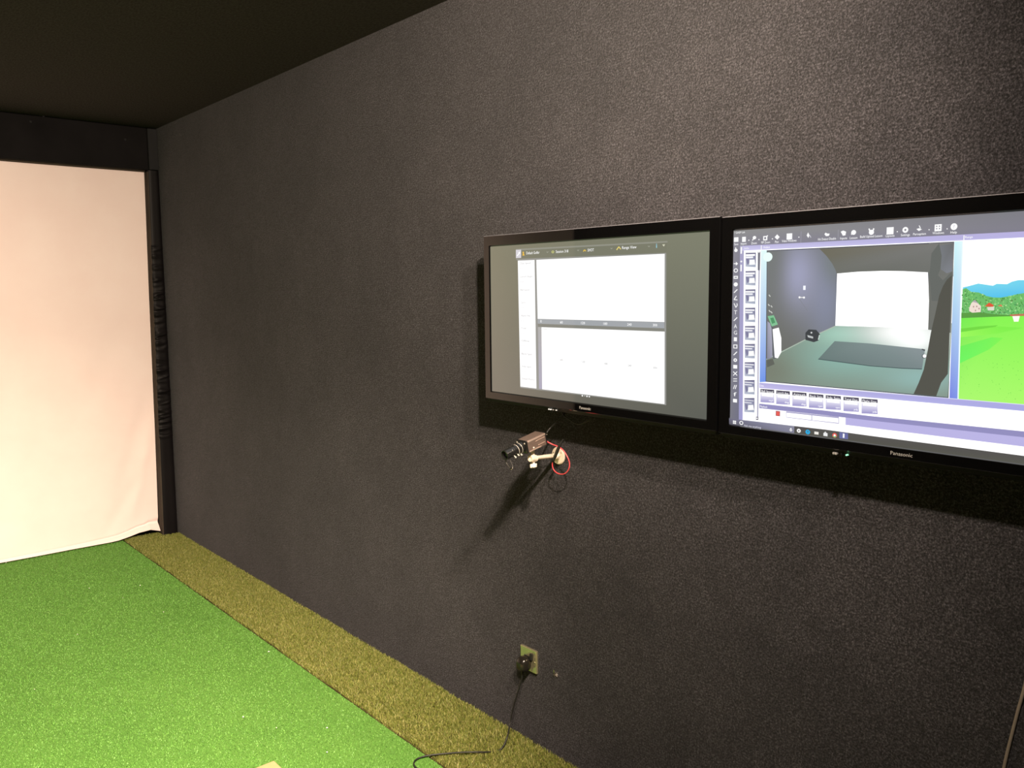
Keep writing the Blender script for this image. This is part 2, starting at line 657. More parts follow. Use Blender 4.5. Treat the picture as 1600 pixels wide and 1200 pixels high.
nz, nx = 330, 10
g = []
wr = [(random.uniform(0.64, 1.96), random.uniform(0.006, 0.016), random.uniform(0.4, 1.0), random.uniform(-0.25, 0.25),
       random.uniform(0, 1), random.uniform(0.3, 0.9)) for _ in range(75)]
for j in range(nz + 1):
    z = 0.004 + (2.43 - 0.004) * j / nz
    row = []
    env = max(0.0, min(1.0, (z - 0.60) / 0.10, (1.98 - z) / 0.08))
    for i in range(nx + 1):
        u = i / nx
        x = post_x(0, z) + (post_x(1, z) - post_x(0, z)) * u
        y = 5.758 + 0.006 * (abs(2 * u - 1) ** 4)
        if env:
            for (wz, ww, wa, wt, wu, wl) in wr:
                dz = z - wz - wt * 0.1 * (u - 0.5)
                if abs(dz) < 0.05:
                    y -= env * 0.0065 * wa * math.exp(-(dz / ww) ** 2) * math.exp(-((u - wu) / wl) ** 2)
        row.append(bm.verts.new((x, y, z)))
    g.append(row)
for j in range(nz):
    for i in range(nx):
        bm.faces.new((g[j][i], g[j][i + 1], g[j + 1][i + 1], g[j + 1][i]))
# closing sides to the back
bk = [[bm.verts.new((v.co.x, 5.80, v.co.z)) for v in (row[0], row[-1])] for row in (g[0], g[-1])]
L0 = [row[0] for row in g]
L1 = [row[-1] for row in g]
bm.faces.new(L0 + [bk[1][0], bk[0][0]])
bm.faces.new(L1 + [bk[1][1], bk[0][1]])
bm.faces.new(g[0] + [bk[0][1], bk[0][0]])
bm.faces.new(g[-1] + [bk[1][1], bk[1][0]])
bm.faces.new((bk[0][0], bk[0][1], bk[1][1], bk[1][0]))
post = part('post', bm, M_RUCHE, frame, smooth=False, label='right post with gathered shiny black cover')
bm = bmesh.new()
quadprism(bm, [(post_x(0, 0) - 0.004, 5.762, 0.003), (post_x(0, 0) + 0.012, 5.762, 0.003), (post_x(0, 0) + 0.012, 5.822, 0.003), (post_x(0, 0) - 0.004, 5.822, 0.003)],
          [(post_x(0, 2.42) - 0.004, 5.762, 2.42), (post_x(0, 2.42) + 0.012, 5.762, 2.42), (post_x(0, 2.42) + 0.012, 5.822, 2.42), (post_x(0, 2.42) - 0.004, 5.822, 2.42)])
part('felt_return', bm, M_FELT, post, label='brown felt strip on the inner side of the right post')
bm = bmesh.new()
box(bm, (1.889, 5.752, 2.434), (1.9495, 5.80, 2.695), 0.004)
part('corner_patch', bm, M_PADGREY, frame, label='greyer patch where header meets right post')
bm = bmesh.new()
box(bm, (-2.295, 5.758, 0.003), (-2.195, 5.80, 2.43), 0.006)
part('post', bm, M_PAD, frame)

# ------------------------------------------------------------------ flat print for the displays
FONT_CACHE = {}


def glyph_mesh(s):
    if s in FONT_CACHE:
        return FONT_CACHE[s]
    cu = bpy.data.curves.new('t', 'FONT')
    cu.body = s
    cu.size = 1.0
    cu.resolution_u = 2
    ob = bpy.data.objects.new('t', cu)
    COL.objects.link(ob)
    dg = bpy.context.evaluated_depsgraph_get()
    ev = ob.evaluated_get(dg)
    me = ev.to_mesh()
    vs = [(v.co.x, v.co.y) for v in me.vertices]
    fs = [tuple(p.vertices) for p in me.polygons]
    ev.to_mesh_clear()
    bpy.data.objects.remove(ob)
    bpy.data.curves.remove(cu)
    FONT_CACHE[s] = (vs, fs)
    return vs, fs


class Picture:
    """a picture shown on a display: flat coloured shapes a hair apart on the plane x = X"""

    def __init__(self, X):
        self.X, self.v, self.f, self.c, self.k = X, [], [], [], 0
        self.tone = 1.0

    def add(self, yz, faces, cols, layer=None):
        b = len(self.v)
        x = self.X - 0.00001 * (self.k if layer is None else layer)
        if layer is None:
            self.k += 1
        self.v += [(x, y, z) for y, z in yz]
        for f in faces:
            self.f.append(tuple(b + i for i in f))
            self.c += [cols[i] if isinstance(cols, list) else cols for i in f]

    def P(self, pts):
        return [(q.y, q.z) for q in (at(x, y, X=self.X) for x, y in pts)]

    def poly(self, pts, col, gain=1.0):
        gain *= self.tone if gain == 1.0 else 1.0
        c = [tuple(v * gain for v in lin(q)) for q in col] if isinstance(col, list) else tuple(v * gain for v in lin(col))
        self.add(self.P(pts), [tuple(range(len(pts)))], c)

    def grid(self, q, fn, nx, ny, gain=1.0):
        """a four-cornered patch (top-left, top-right, bottom-right, bottom-left) coloured point by point"""
        gain *= self.tone
        pts = []
        for j in range(ny + 1):
            for i in range(nx + 1):
                u, v = i / nx, j / ny
                pts.append(tuple((q[0][k] * (1 - u) + q[1][k] * u) * (1 - v) + (q[3][k] * (1 - u) + q[2][k] * u) * v for k in (0, 1)))
        cols = [tuple(c * gain for c in lin(fn(*t))) for t in pts]
        n = nx + 1
        self.add(self.P(pts), [(j * n + i, j * n + i + 1, (j + 1) * n + i + 1, (j + 1) * n + i) for j in range(ny) for i in range(nx)], cols)

    def rect(self, x0, y0, x1, y1, col, gain=1.0):
        """an upright rectangle from its top-left and bottom-right corner in the photograph"""
        (a, b), (c, d) = self.P([(x0, y0), (x1, y1)])
        cc = tuple(v * gain for v in lin(col))
        self.add([(a, b), (c, b), (c, d), (a, d)], [(0, 1, 2, 3)], cc)

    def disc(self, x, y, r, col, gain=1.0, ring=0.0, n=16, layer=None):
        (a, b), = self.P([(x, y)])
        (a2, _), = self.P([(x + r, y)])
        (_, b2), = self.P([(x, y + r)])
        ry, rz = abs(a2 - a), abs(b2 - b)
        cc = tuple(v * gain for v in lin(col))
        o = [(a + ry * math.cos(t), b + rz * math.sin(t)) for t in (2 * math.pi * i / n for i in range(n))]
        if ring:
            i_ = [(a + (p - a) * ring, b + (q - b) * ring) for p, q in o]
            self.add(o + i_, [(i, (i + 1) % n, n + (i + 1) % n, n + i) for i in range(n)], cc)
        else:
            self.add(o, [tuple(range(n))], cc, layer)

    def line(self, pts, w, col, gain=1.0):
        for (xa, ya), (xb, yb) in zip(pts, pts[1:]):
            l = math.hypot(xb - xa, yb - ya)
            nx_, ny_ = -(yb - ya) / l * w / 2, (xb - xa) / l * w / 2
            self.poly([(xa + nx_, ya + ny_), (xb + nx_, yb + ny_), (xb - nx_, yb - ny_), (xa - nx_, ya - ny_)], col, gain)

    def text(self, s, x0, x1, ymid, hpx, col, gain=1.0):
        vs, fs = glyph_mesh(s)
        xs = [p[0] for p in vs]
        lo, hi = min(xs), max(xs)
        (ya, zc), (yb, _) = self.P([(x0, ymid), (x1, ymid)])
        (_, zt), = self.P([(x0, ymid - hpx / 2)])
        h = abs(zt - zc) * 2
        # baseline stays level in the room
        yz = [(ya + (p[0] - lo) / (hi - lo) * (yb - ya), zc - h / 2 + p[1] / 0.69 * h) for p in vs]
        self.add(yz, fs, tuple(v * gain for v in lin(col)), self.k)

    def build(self, name, m, parent):
        me = bpy.data.meshes.new(name)
        me.from_pydata(self.v, [], self.f)
        a = me.color_attributes.new('Col', 'FLOAT_COLOR', 'CORNER')
        cc = np.concatenate([np.array(self.c), np.ones((len(self.c), 1))], 1).astype(np.float32)
        a.data.foreach_set('color', cc.ravel())
        return link_mesh(name, me, m, parent)


def display_mat():
    m = mat('display_glass', (0.003, 0.003, 0.003), 0.025, spec=0.75)
    nt, N, L, b = nodes(m)
    a = nt.nodes.new('ShaderNodeAttribute')
    a.attribute_name = 'Col'
    L.new(a.outputs['Color'], b.inputs['Emission Color'])
    b.inputs['Emission Strength'].default_value = 1.0
    return m


M_DISPLAY = display_mat()
FX = 1.840          # front plane of both televisions
SX = 1.8445         # picture plane


def television(name, y0, y1, sy0, sy1, z0, z1, sz0, sz1, label):
    t = root(name, (XW, (y0 + y1) / 2, (z0 + z1) / 2), label, 'television', 'televisions on the carpeted wall')
    # bezel ring: outer rim, front, inner slope
    bm = bmesh.new()

    def loop(a0, a1, b0, b1, x):
        return [bm.verts.new((x, a0, b0)), bm.verts.new((x, a1, b0)), bm.verts.new((x, a1, b1)), bm.verts.new((x, a0, b1))]
    e = 0.0018
    rings = [loop(y0, y1, z0, z1, FX + 0.020), loop(y0, y1, z0, z1, FX + e), loop(y0 + e, y1 - e, z0 + e, z1 - e, FX),
             loop(sy0 - .003, sy1 + .003, sz0 - .003, sz1 + .003, FX), loop(sy0, sy1, sz0, sz1, FX + 0.0050),
             loop(sy0, sy1, sz0, sz1, FX + 0.020)]
    for k, (A, B) in enumerate(zip(rings, rings[1:] + rings[:1])):
        for i in range(4):
            f_ = bm.faces.new((A[i], A[(i + 1) % 4], B[(i + 1) % 4], B[i]))
            f_.material_index = 1 if (k == 1 and i == 2) else 0  # only the top bevel gets the painted highlight
    bez = part('bezel', bm, [M_GLOSS, M_EDGE_GLINT], t)
    bm = bmesh.new()
    box(bm, (FX + 0.018, y0 + 0.012, z0 + 0.004), (FX + 0.034, y1 - 0.012, z1 - 0.008), 0.003)
    box(bm, (FX + 0.030, y0 + 0.035, z0 + 0.03), (FX + 0.068, y1 - 0.035, z1 - 0.04), 0.012)
    part('back_shell', bm, M_MATTE, t)
    # sloping lower trim with rounded ends
    bm = bmesh.new()
    zl = z0 - 0.014
    prof = [(FX + 0.003, z0), (FX + 0.012, zl + 0.004), (FX + 0.020, zl), (FX + 0.040, zl + 0.001), (FX + 0.040, z0 + 0.004), (FX + 0.018, z0 + 0.004)]
    rows = []
    for yy, s in ((y0 + 0.001, 0.0), (y0 + 0.004, 0.6), (y0 + 0.012, 1.0), (y1 - 0.012, 1.0), (y1 - 0.004, 0.6), (y1 - 0.001, 0.0)):
        rows.append([bm.verts.new((x, yy, z0 - 0.002 + (z - z0 + 0.002) * s if z < z0 else z)) for x, z in prof])
    for A, B in zip(rows, rows[1:]):
        for i in range(len(prof)):
            j = (i + 1) % len(prof)
            bm.faces.new((A[i], A[j], B[j], B[i]))
    bm.faces.new(rows[0])
    bm.faces.new(rows[-1])
    trim = part('lower_trim', bm, M_MATTE, t)
    bm = bmesh.new()
    yc, zc = (y0 + y1) / 2, (z0 + z1) / 2
    box(bm, (FX + 0.066, yc - 0.22, zc - 0.15), (FX + 0.075, yc + 0.22, zc + 0.15), 0.002)
    for s in (-0.16, 0.16):
        box(bm, (FX + 0.072, yc + s - 0.02, zc - 0.18), (XW - 0.012, yc + s + 0.02, zc + 0.18), 0.002)
    box(bm, (XW - 0.014, yc - 0.24, zc - 0.10), (XW - 0.0005, yc + 0.24, zc + 0.10), 0.002)
    part('wall_mount', bm, M_MATTE, t)
    return t, bez, trim


def lettering(name, s, x0, x1, ymid, hpx, X, m, parent, depth=0.0012):
    vs, fs = glyph_mesh(s)
    lo, hi = min(p[0] for p in vs), max(p[0] for p in vs)
    a, b = at(x0, ymid, X=X), at(x1, ymid, X=X)
    h = abs(at(x0, ymid - hpx / 2, X=X).z - a.z) * 2
    bm = bmesh.new()
    V = [bm.verts.new((X, a.y + (p[0] - lo) / (hi - lo) * (b.y - a.y), (a.z + b.z) / 2 - h / 2 + p[1] / 0.69 * h)) for p in vs]
    for f in fs:
        try:
            bm.faces.new([V[i] for i in f])
        except ValueError:
            pass
    r = bmesh.ops.extrude_face_region(bm, geom=bm.faces[:])
    for v in r['geom']:
        if isinstance(v, bmesh.types.BMVert):
            v.co.x += depth
    return part(name, bm, m, parent)


TY0, TY1, TZ0, TZ1 = 1.3035, 2.2665, 1.2635, 1.8220
SY0, SY1, SZ0, SZ1 = 1.3378, 2.2355, 1.2906, 1.7853
S2 = (0.3669, 1.2646, 1.2866, 1.7833)
tv1, bez1, trim1 = television('television', TY0, TY1, SY0, SY1, TZ0, TZ1, SZ0, SZ1,
                              'television with two blank white chart panels on a grey screen, on the dark wall')
D2 = -0.9685
tv2, bez2, trim2 = television('television', TY0 + D2, TY1 + D2, S2[0], S2[1], TZ0 - .0025, TZ1 - .0025, S2[2], S2[3],
                              'television showing bay video and green golf range, cut by the frame edge')

W_ = (255, 255, 255)
# ---- first display: grey desktop with white chart panels
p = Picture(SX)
n_ = 1
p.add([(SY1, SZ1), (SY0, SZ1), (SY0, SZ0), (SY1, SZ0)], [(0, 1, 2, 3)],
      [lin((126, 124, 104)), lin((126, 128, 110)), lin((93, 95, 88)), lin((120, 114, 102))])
p.poly([(806, 389), (1043, 376.5), (1041, 396.5), (809, 405)], (122, 123, 106))
p.poly([(806, 389), (1043, 376.5), (1043, 379), (806, 391.5)], (146, 146, 134))
p.poly([(806, 404.5), (1041, 395), (1041, 397.5), (808, 407)], (146, 146, 140))
p.poly([(809, 406), (1041, 396), (1041, 633), (813, 606)], (150, 150, 146))
p.rect(806, 390.5, 814.3, 403, (212, 209, 216))
p.line([(808, 400), (812.5, 394)], 1.6, W_)
p.poly([(809.6, 394.2), (813, 393.2), (812.4, 397)], W_)
p.disc(817.6, 394.4, 1.2, (240, 195, 80))
p.poly([(816.4, 399.5), (816.9, 395.5), (818.4, 395.3), (819.6, 399.2)], (240, 190, 70))
p.text('Default Golfer', 822.5, 843, 395.4, 4.2, W_, 1.1)
p.disc(863.8, 393.6, 2.0, (215, 215, 130), ring=0.55)
p.text('Session 318', 868.5, 888, 393.2, 4.2, W_, 1.1)
p.line([(911.5, 393), (913.3, 390.3), (915.5, 392.5)], 1.3, (240, 200, 80))
p.text('SHOT', 918.2, 928, 390.8, 4.4, W_, 1.1)
p.line([(963.5, 390.5), (967, 385.5), (970, 389.5)], 1.5, (235, 215, 120))
p.text('Range View', 972, 994.5, 387.0, 4.4, W_, 1.1)
for cx, cy in ((855.5, 394), (903.3, 391.2), (955.5, 388.3), (1014, 385)):
    p.line([(cx - 1.4, cy - .8), (cx, cy + .7), (cx + 1.4, cy - .9)], 0.8, (165, 166, 152))
p.rect(1025.2, 383, 1026.6, 387.3, (150, 200, 215))
p.disc(1025.9, 381.6, 0.8, (150, 200, 215))
p.poly([(1034.8, 382), (1039.4, 381.7), (1037.2, 385.2)], (215, 215, 190))
G1 = 1.1
p.poly([(809.2, 407.3), (835.3, 406.2), (838.3, 607), (813.2, 604)], W_, G1)
p.poly([(838.2, 406.0), (1038.6, 396.6), (1038.2, 503.2), (840.2, 498.2)], W_, G1)
p.poly([(840.2, 498.6), (1038, 503.6), (1038, 513), (840.4, 505.6)], (164, 168, 172))
p.poly([(840.4, 506), (1038, 513), (1038.4, 517.8), (840.6, 510.6)], (134, 134, 126))
p.poly([(840.6, 511), (846, 511.2), (847, 608), (842.4, 607.4)], [(176, 175, 174), (176, 175, 174), (172, 168, 188), (172, 168, 188)])
p.poly([(846.2, 511.2), (1038.6, 518.2), (1038.4, 631.4), (847.2, 608.2)], W_, G1)
for s, cx, cy, w in (('0', 845.4, 502.0, 2), ('60', 877.3, 503.4, 4.2), ('120', 911, 504.5, 6), ('180', 946, 505.6, 6), ('240', 983.6, 506.8, 6.6), ('300', 1023.6, 507.8, 6.8)):
    p.text(s, cx - w / 2, cx + w / 2, cy, 3.8, W_, 1.15)
for s, cx, cy, w in (('60', 877.5, 562, 4), ('120', 911.5, 565, 5), ('180', 947, 568, 5), ('240', 984, 571, 5.5), ('300', 1023.8, 574.4, 6)):
    p.text(s, cx - w / 2, cx + w / 2, cy, 2.8, (150, 150, 150))
p.text('Yards', 848.5, 854.5, 513.6, 2.4, (190, 190, 190))
for cx, cy, r_ in ((910, 618.3, 1.2), (913.6, 618.6, .6), (917.2, 619.2, 1.2), (920.9, 619.8, 1.1)):
    p.disc(cx, cy, r_, W_)
rows = ['Club Speed', 'Launch Angle', 'Ball Speed', 'Carry', 'Apex Ht.', 'Total', 'Offline', 'Back Spin', 'Side Spin', 'Smash Factor']
for s, yy, x1 in zip(rows, (411.5, 432.2, 452.8, 472.6, 493, 512.6, 532.2, 552.4, 572, 591.2), (829, 832, 827, 821, 829, 822, 827, 831, 830, 836)):
    x0 = 812.8 + (yy - 411) * 0.018
    p.text(s, x0, x1, yy, 2.6, (160, 160, 164))
    p.text('0.0', x0, x0 + 5, yy + 8, 2.0, (206, 206, 210))
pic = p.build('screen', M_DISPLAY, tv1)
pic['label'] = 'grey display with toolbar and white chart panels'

# ---- second display: swing analysis program
p = Picture(SX)
a0, a1, b0, b1 = S2
p.add([(a1, b1), (a0, b1), (a0, b0), (a1, b0)], [(0, 1, 2, 3)], tuple(v * 1.25 for v in lin(W_)))
XR = 1726       # beyond the frame edge, the right end of the picture as the camera would see it


def ext(xa, ya, xb, yb, x=XR):
    return yb + (yb - ya) / (xb - xa) * (x - xb)


LAV, GR = (188, 184, 232), (126, 126, 136)
TOPL = [(1140, 385.2), (XR, ext(1160, 384, 1600, 361.5))]
p.add([(a1, b1), (a0, b1)] + p.P(TOPL[::-1]), [(0, 1, 2, 3)], [lin((142, 142, 142)), lin((120, 120, 130)), lin((128, 126, 140)), lin((134, 132, 146))])
p.add([(a1, p.P([(1144, 385)])[0][1]), (p.P([(1156.4, 385)])[0][0], p.P([(1144, 385)])[0][1]),
       (p.P([(1155, 660)])[0][0], b0), (a1, b0)], [(0, 1, 2, 3)], [lin((140, 138, 148)), lin((134, 132, 146)), lin((112, 112, 132)), lin((120, 120, 130))])
p.poly([(1156.2, 384.6), (1162.4, 384.2), (1160.5, 656), (1154.4, 656)], [(168, 164, 196), (168, 164, 196), (164, 160, 208), (160, 158, 204)])
p.poly([(1160, 384.1), (XR, ext(1160, 384, 1600, 361.5)), (XR, ext(1190, 390, 1600, 371)), (1160, 391.6)], [(190, 186, 224), (186, 178, 226), (184, 178, 228), (208, 204, 240)])
p.text('Info', 1163.2, 1170, 388, 3.0, W_)
p.rect(1189, 383.5, 1190, 391, W_)
p.text('Video', 1192.5, 1203, 386.4, 3.2, W_, 1.1)
p.rect(1505.6, 367.6, 1506.6, 376.4, W_)
p.text('Range', 1508.2, 1520, 370.6, 3.2, W_, 1.1)
# list of saved swings
p.poly([(1162.4, 391.6), (1184.2, 391), (1183, 657), (1160.6, 655)], W_, 1.25)
p.poly([(1184.2, 393), (1188, 393), (1187.4, 422.4), (1184, 422.4)], (116, 116, 128))
p.disc(1186, 393.6, 1.3, W_)
p.poly([(1185.4, 422), (1186.8, 422), (1184.6, 652), (1183.2, 652)], (112, 108, 150))
p.rect(1181.4, 651, 1184.8, 656.4, (90, 88, 110))
p.disc(1182.8, 653.6, 1.2, W_)
for i, ty in enumerate((395, 423.6, 452.4, 481, 509.4, 537.6, 566, 594, 622)):
    x0 = 1165.1 - (ty - 395) * 0.0085
    h = 22.6
    p.poly([(x0, ty), (x0 + 16, ty - .4), (x0 + 15.8, ty + h), (x0 - .1, ty + h - 1)], [(150, 148, 176), (118, 116, 150), (170, 178, 196), (186, 192, 208)])
    p.poly([(x0, ty), (x0 + 16, ty - .4), (x0 + 16, ty + 1.1), (x0, ty + 1.4)], (112, 110, 136))
    p.rect(x0 + 0.4, ty + 2.4, x0 + 14.6, ty + 4.8, W_)
    p.rect(x0 + 0.4, ty + 6, x0 + 11.6, ty + 8.2, (250, 250, 255))
    p.poly([(x0 + 1, ty + 9), (x0 + 5, ty + 9.4), (x0 + 5.6, ty + 16), (x0 + 2.6, ty + 19)], (128, 126, 158))
    p.poly([(x0 + 6.2, ty + 11), (x0 + 14, ty + 10.6), (x0 + 15, ty + 18.4), (x0 + 5.6, ty + 18.8)], (248, 248, 246), 1.1)
    p.poly([(x0 + 14.6, ty + 6), (x0 + 15.9, ty + 6), (x0 + 15.8, ty + 16), (x0 + 14.8, ty + 17)], (120, 118, 150))
# toolbox icons down the left edge
def ico(kind, y, x=1150.2):
    x -= (y - 390) * 0.006
    if kind == 'disc': p.disc(x, y, 3.2, W_)
    elif kind == 'ring': p.disc(x, y, 3.3, W_, ring=0.62)
    elif kind == 'oval': p.disc(x, y, 2.8, W_, ring=0.4)
    elif kind == 'rr':
        p.rect(x - 3.2, y - 2.2, x + 3.2, y + 2.2, W_); p.rect(x - 2, y - .7, x + 2, y + .7, GR)
    elif kind == 'sq': p.rect(x - 3, y - 3, x + 3, y + 3, W_)
    elif kind == 'fr':
        p.rect(x - 3, y - 3.2, x + 3, y + 3.2, W_); p.rect(x - 1.8, y - 2, x + 1.8, y + 2, GR)
    elif kind == 'sl': p.line([(x - 2.6, y + 2.6), (x + 2.6, y - 2.6)], 1.4, W_)
    elif kind == 'ang':
        p.line([(x + 1.2, y - 3.6), (x - 2.6, y + 2.2), (x + 2.8, y + 2.6)], 1.3, W_)
    elif kind == 'x':
        p.line([(x - 3, y - 3), (x + 3, y + 3)], 1.2, W_); p.line([(x - 3, y + 3), (x + 3, y - 3)], 1.2, W_)
    elif kind == 'eq':
        p.line([(x - 3, y - 1.7), (x + 3, y - 1.7)], 1.1, W_); p.line([(x - 3, y + 1.8), (x + 3, y + 1.8)], 1.1, W_)
    elif kind == 'par':
        p.line([(x - 2.6, y + 3), (x - .4, y - 3)], 1.1, W_); p.line([(x + .2, y + 3.2), (x + 2.2, y - 3)], 1.1, W_)
    elif kind == 'hand':
        p.disc(x, y + 1.2, 2.6, W_); p.line([(x - .6, y + 1), (x - .4, y - 3.4)], 1.4, W_)
    elif kind == 'arr':
        p.line([(x - 3.4, y), (x + 1, y)], 1.2, W_); p.poly([(x, y - 3), (x + 3.4, y), (x, y + 3)], W_)
    elif kind == 'sw':
        p.line([(x - 2.4, y - 3.4), (x + .4, y + 3), (x + 2.6, y - .4), (x + 2, y - 3.4)], 1.2, W_)
    else: p.text(kind, x - 2.4, x + 2.4, y, 6.2, W_)
for k_, yy in (('hand', 390), ('arr', 412), ('ring', 422.6), ('rr', 433.4), ('disc', 444.4), ('sl', 454.8), ('ang', 466), ('sw', 477.4), ('T', 488),
               ('sl', 498.6), ('A', 509.6), ('G', 519.6), ('I', 530), ('fr', 541.4), ('sl', 552.2), ('oval', 562.6), ('sq', 573), ('x', 583.6),
               ('eq', 593.6), ('par', 604.6), ('f', 615.6), ('sq', 626)):
    ico(k_, yy)
p.rect(1157.6, 386, 1159.6, 396.4, W_)
p.disc(1158.6, 408.6, 1.7, W_, n=4)
p.rect(1157.4, 413.6, 1159.2, 424, W_)
# menu bar
p.text('? GASP Lab', 1148, 1164.2, 363.8, 2.8, W_, 1.05)
p.rect(1147.4, 371, 1154, 377.8, W_)
p.rect(1160, 370.2, 1165.6, 377.8, W_)
for dx, dy in ((1170.4, 375.4), (1186.2, 374.4), (1207.2, 373.2), (1248.6, 370.6), (1402.4, 362), (1452, 359), (1480.2, 357.6)):
    p.disc(dx, dy, 0.9, W_)
p.disc(1179.2, 371.4, 2.7, W_)
p.line([(1178, 373), (1175.8, 375.8)], 1.4, W_)
p.rect(1193, 369, 1199.2, 375.4, W_); p.rect(1194.6, 370.6, 1197.4, 373.6, GR); p.line([(1198, 370), (1200, 367.8)], 1.5, W_)
p.poly([(1210.8, 370.6), (1214.7, 366.2), (1218.6, 370.4), (1214.8, 374.6)], W_)
p.rect(1229.6, 365, 1238, 374, W_)
p.rect(1251.4, 361.6, 1252, 379.4, (150, 148, 160))
p.poly([(1260.8, 368), (1263, 363.2), (1265.2, 367.6), (1263.4, 371.8)], W_); p.line([(1265.6, 367.6), (1267.4, 371.2)], 1.0, (215, 215, 225))
p.poly([(1288.6, 366), (1290.4, 363.4), (1293, 365), (1296.8, 365), (1295.4, 368.6), (1291, 369)], W_)
p.rect(1309.6, 359, 1310.2, 375, (150, 150, 158))
p.poly([(1314, 362), (1318, 360.2), (1322.4, 362), (1321.4, 367.6), (1317.4, 368.4)], W_)
p.disc(1334.2, 363.2, 3.8, W_); p.line([(1331, 364), (1330.6, 367)], 1, W_)
p.disc(1362, 363, 4.0, W_); p.line([(1359.4, 360.6), (1358.2, 357.2)], 2, W_); p.line([(1364.6, 360.2), (1365.8, 356.8)], 2, W_)
p.rect(1386, 355.4, 1396.4, 366, W_)
p.disc(1415, 359.2, 4.6, W_, ring=0.36)
p.poly([(1432.4, 358), (1436, 356.6), (1441, 358.4), (1436, 361)], W_); p.line([(1436.6, 352.4), (1438.6, 357)], 1.2, W_)
p.rect(1461, 350.8, 1471.4, 361, W_)
for ax, ay in ((1464, 353.6), (1468.4, 353.4), (1464, 357.4), (1468.4, 357.2)):
    p.disc(ax, ay, 1.0, GR)
p.disc(1491, 354.2, 5.3, W_)
p.text('?', 1489.8, 1492.2, 354.2, 6, (215, 215, 230))
for s, x0, x1, ym in (('Save', 1147.6, 1154, 381.6), ('Import', 1158, 1167, 380.8), ('Zoom', 1174.2, 1183, 380), ('PIP Zoom', 1190, 1203.6, 379),
                      ('Pan', 1211.4, 1217, 378), ('Video Windows', 1222, 1245, 376.7), ('Hit Detect Disable', 1278.6, 1306.8, 374),
                      ('Inputs', 1313.2, 1324, 372.4), ('Lesson', 1328.2, 1340, 371.8), ('Build Upload Lesson', 1344.4, 1379, 370),
                      ('Layouts', 1384.4, 1398, 368.6), ('Settings', 1408, 1422, 367.4), ('Perception', 1427.2, 1447, 366), ('Windows', 1457.4, 1475.4, 364.4),
                      ('Help', 1485.6, 1495.6, 363.2)):
    p.text(s, x0, x1, ym, 3.6, W_, 1.1)
# live video of the bay
V = [(1198.6, 391.2), (1491.4, 377.6), (1482.6, 622), (1196.8, 596.4)]
p.poly([(1189.4, 391), (1198.8, 390.8), (1197, 596.6), (1187.4, 597)], [(232, 252, 250), (224, 252, 250), (112, 148, 232), (120, 156, 236)], 1.0)
p.poly(V, (62, 64, 82))
p.tone = 0.74


def blend(base, spots):
    c = list(base)
    for (x, y, cx, cy, rx, ry, col) in spots:
        w = math.exp(-((x - cx) / rx) ** 2 - ((y - cy) / ry) ** 2)
        c = [a * (1 - w) + b * w for a, b in zip(c, col)]
    return c


def floor_col(x, y):
    return blend((150, 166, 152), [(x, y, 1330, 560, 110, 34, (160, 204, 192)), (x, y, 1200, 580, 50, 40, (140, 148, 132)),
                                   (x, y, 1440, 590, 70, 26, (168, 208, 202)), (x, y, 1310, 522, 46, 20, (176, 224, 204)), (x, y, 1412, 518, 70, 27, (300, 300, 298)), (x, y, 1430, 532, 40, 22, (296, 300, 298))])


def wall_col(x, y):
    return blend((124, 126, 120), [(x, y, 1292, 470, 36, 90, (150, 156, 178)), (x, y, 1248, 428, 34, 62, (182, 184, 214)), (x, y, 1200, 400, 22, 80, (136, 140, 140)),
                                   (x, y, 1305, 410, 18, 30, (140, 148, 152))])


def ceil_col(x, y):
    return blend((128, 130, 124), [(x, y, 1290, 390, 26, 18, (126, 122, 104)), (x, y, 1480, 390, 40, 50, (142, 142, 140)), (x, y, 1420, 412, 60, 16, (116, 120, 114))])


p.grid([(1198, 505), (1488, 505), (1481.6, 620.6), (1197.6, 595.4)], floor_col, 40, 24)
p.grid([(1452, 380), (1490.4, 379), (1486, 520), (1450.4, 515)], ceil_col, 8, 16)
p.grid([(1199.2, 392.4), (1308, 387.4), (1306, 509), (1197.8, 561)], wall_col, 24, 24)
cq = [(1281, 388.6), (1292, 400), (1301, 412), (1306, 422), (1308, 428), (1380, 425), (1451, 427), (1490, 432), (1490.4, 379)]
p.poly(cq, [tuple(ceil_col(*t)) for t in cq])
p.line([(1197.8, 561.6), (1222, 549.6), (1256, 532.2), (1306, 509.4)], 1.6, (196, 214, 198))
p.poly([(1308.4, 427.4), (1340, 424.6), (1380, 423.2), (1412, 423.6), (1450.4, 425.6), (1452, 470), (1450.6, 514.6), (1380, 511), (1305.8, 509)], W_, 1.4)
p.poly([(1304.6, 533), (1360, 536.6), (1446, 545.6), (1441, 577), (1360, 571.4), (1279, 561)], [(132, 152, 150), (146, 164, 164), (160, 172, 176), (140, 156, 158), (138, 156, 154), (120, 140, 138)])
p.line([(1279, 561), (1320, 566.4), (1360, 571.6), (1410, 575.4), (1441, 576.6)], 1.2, (84, 104, 106))
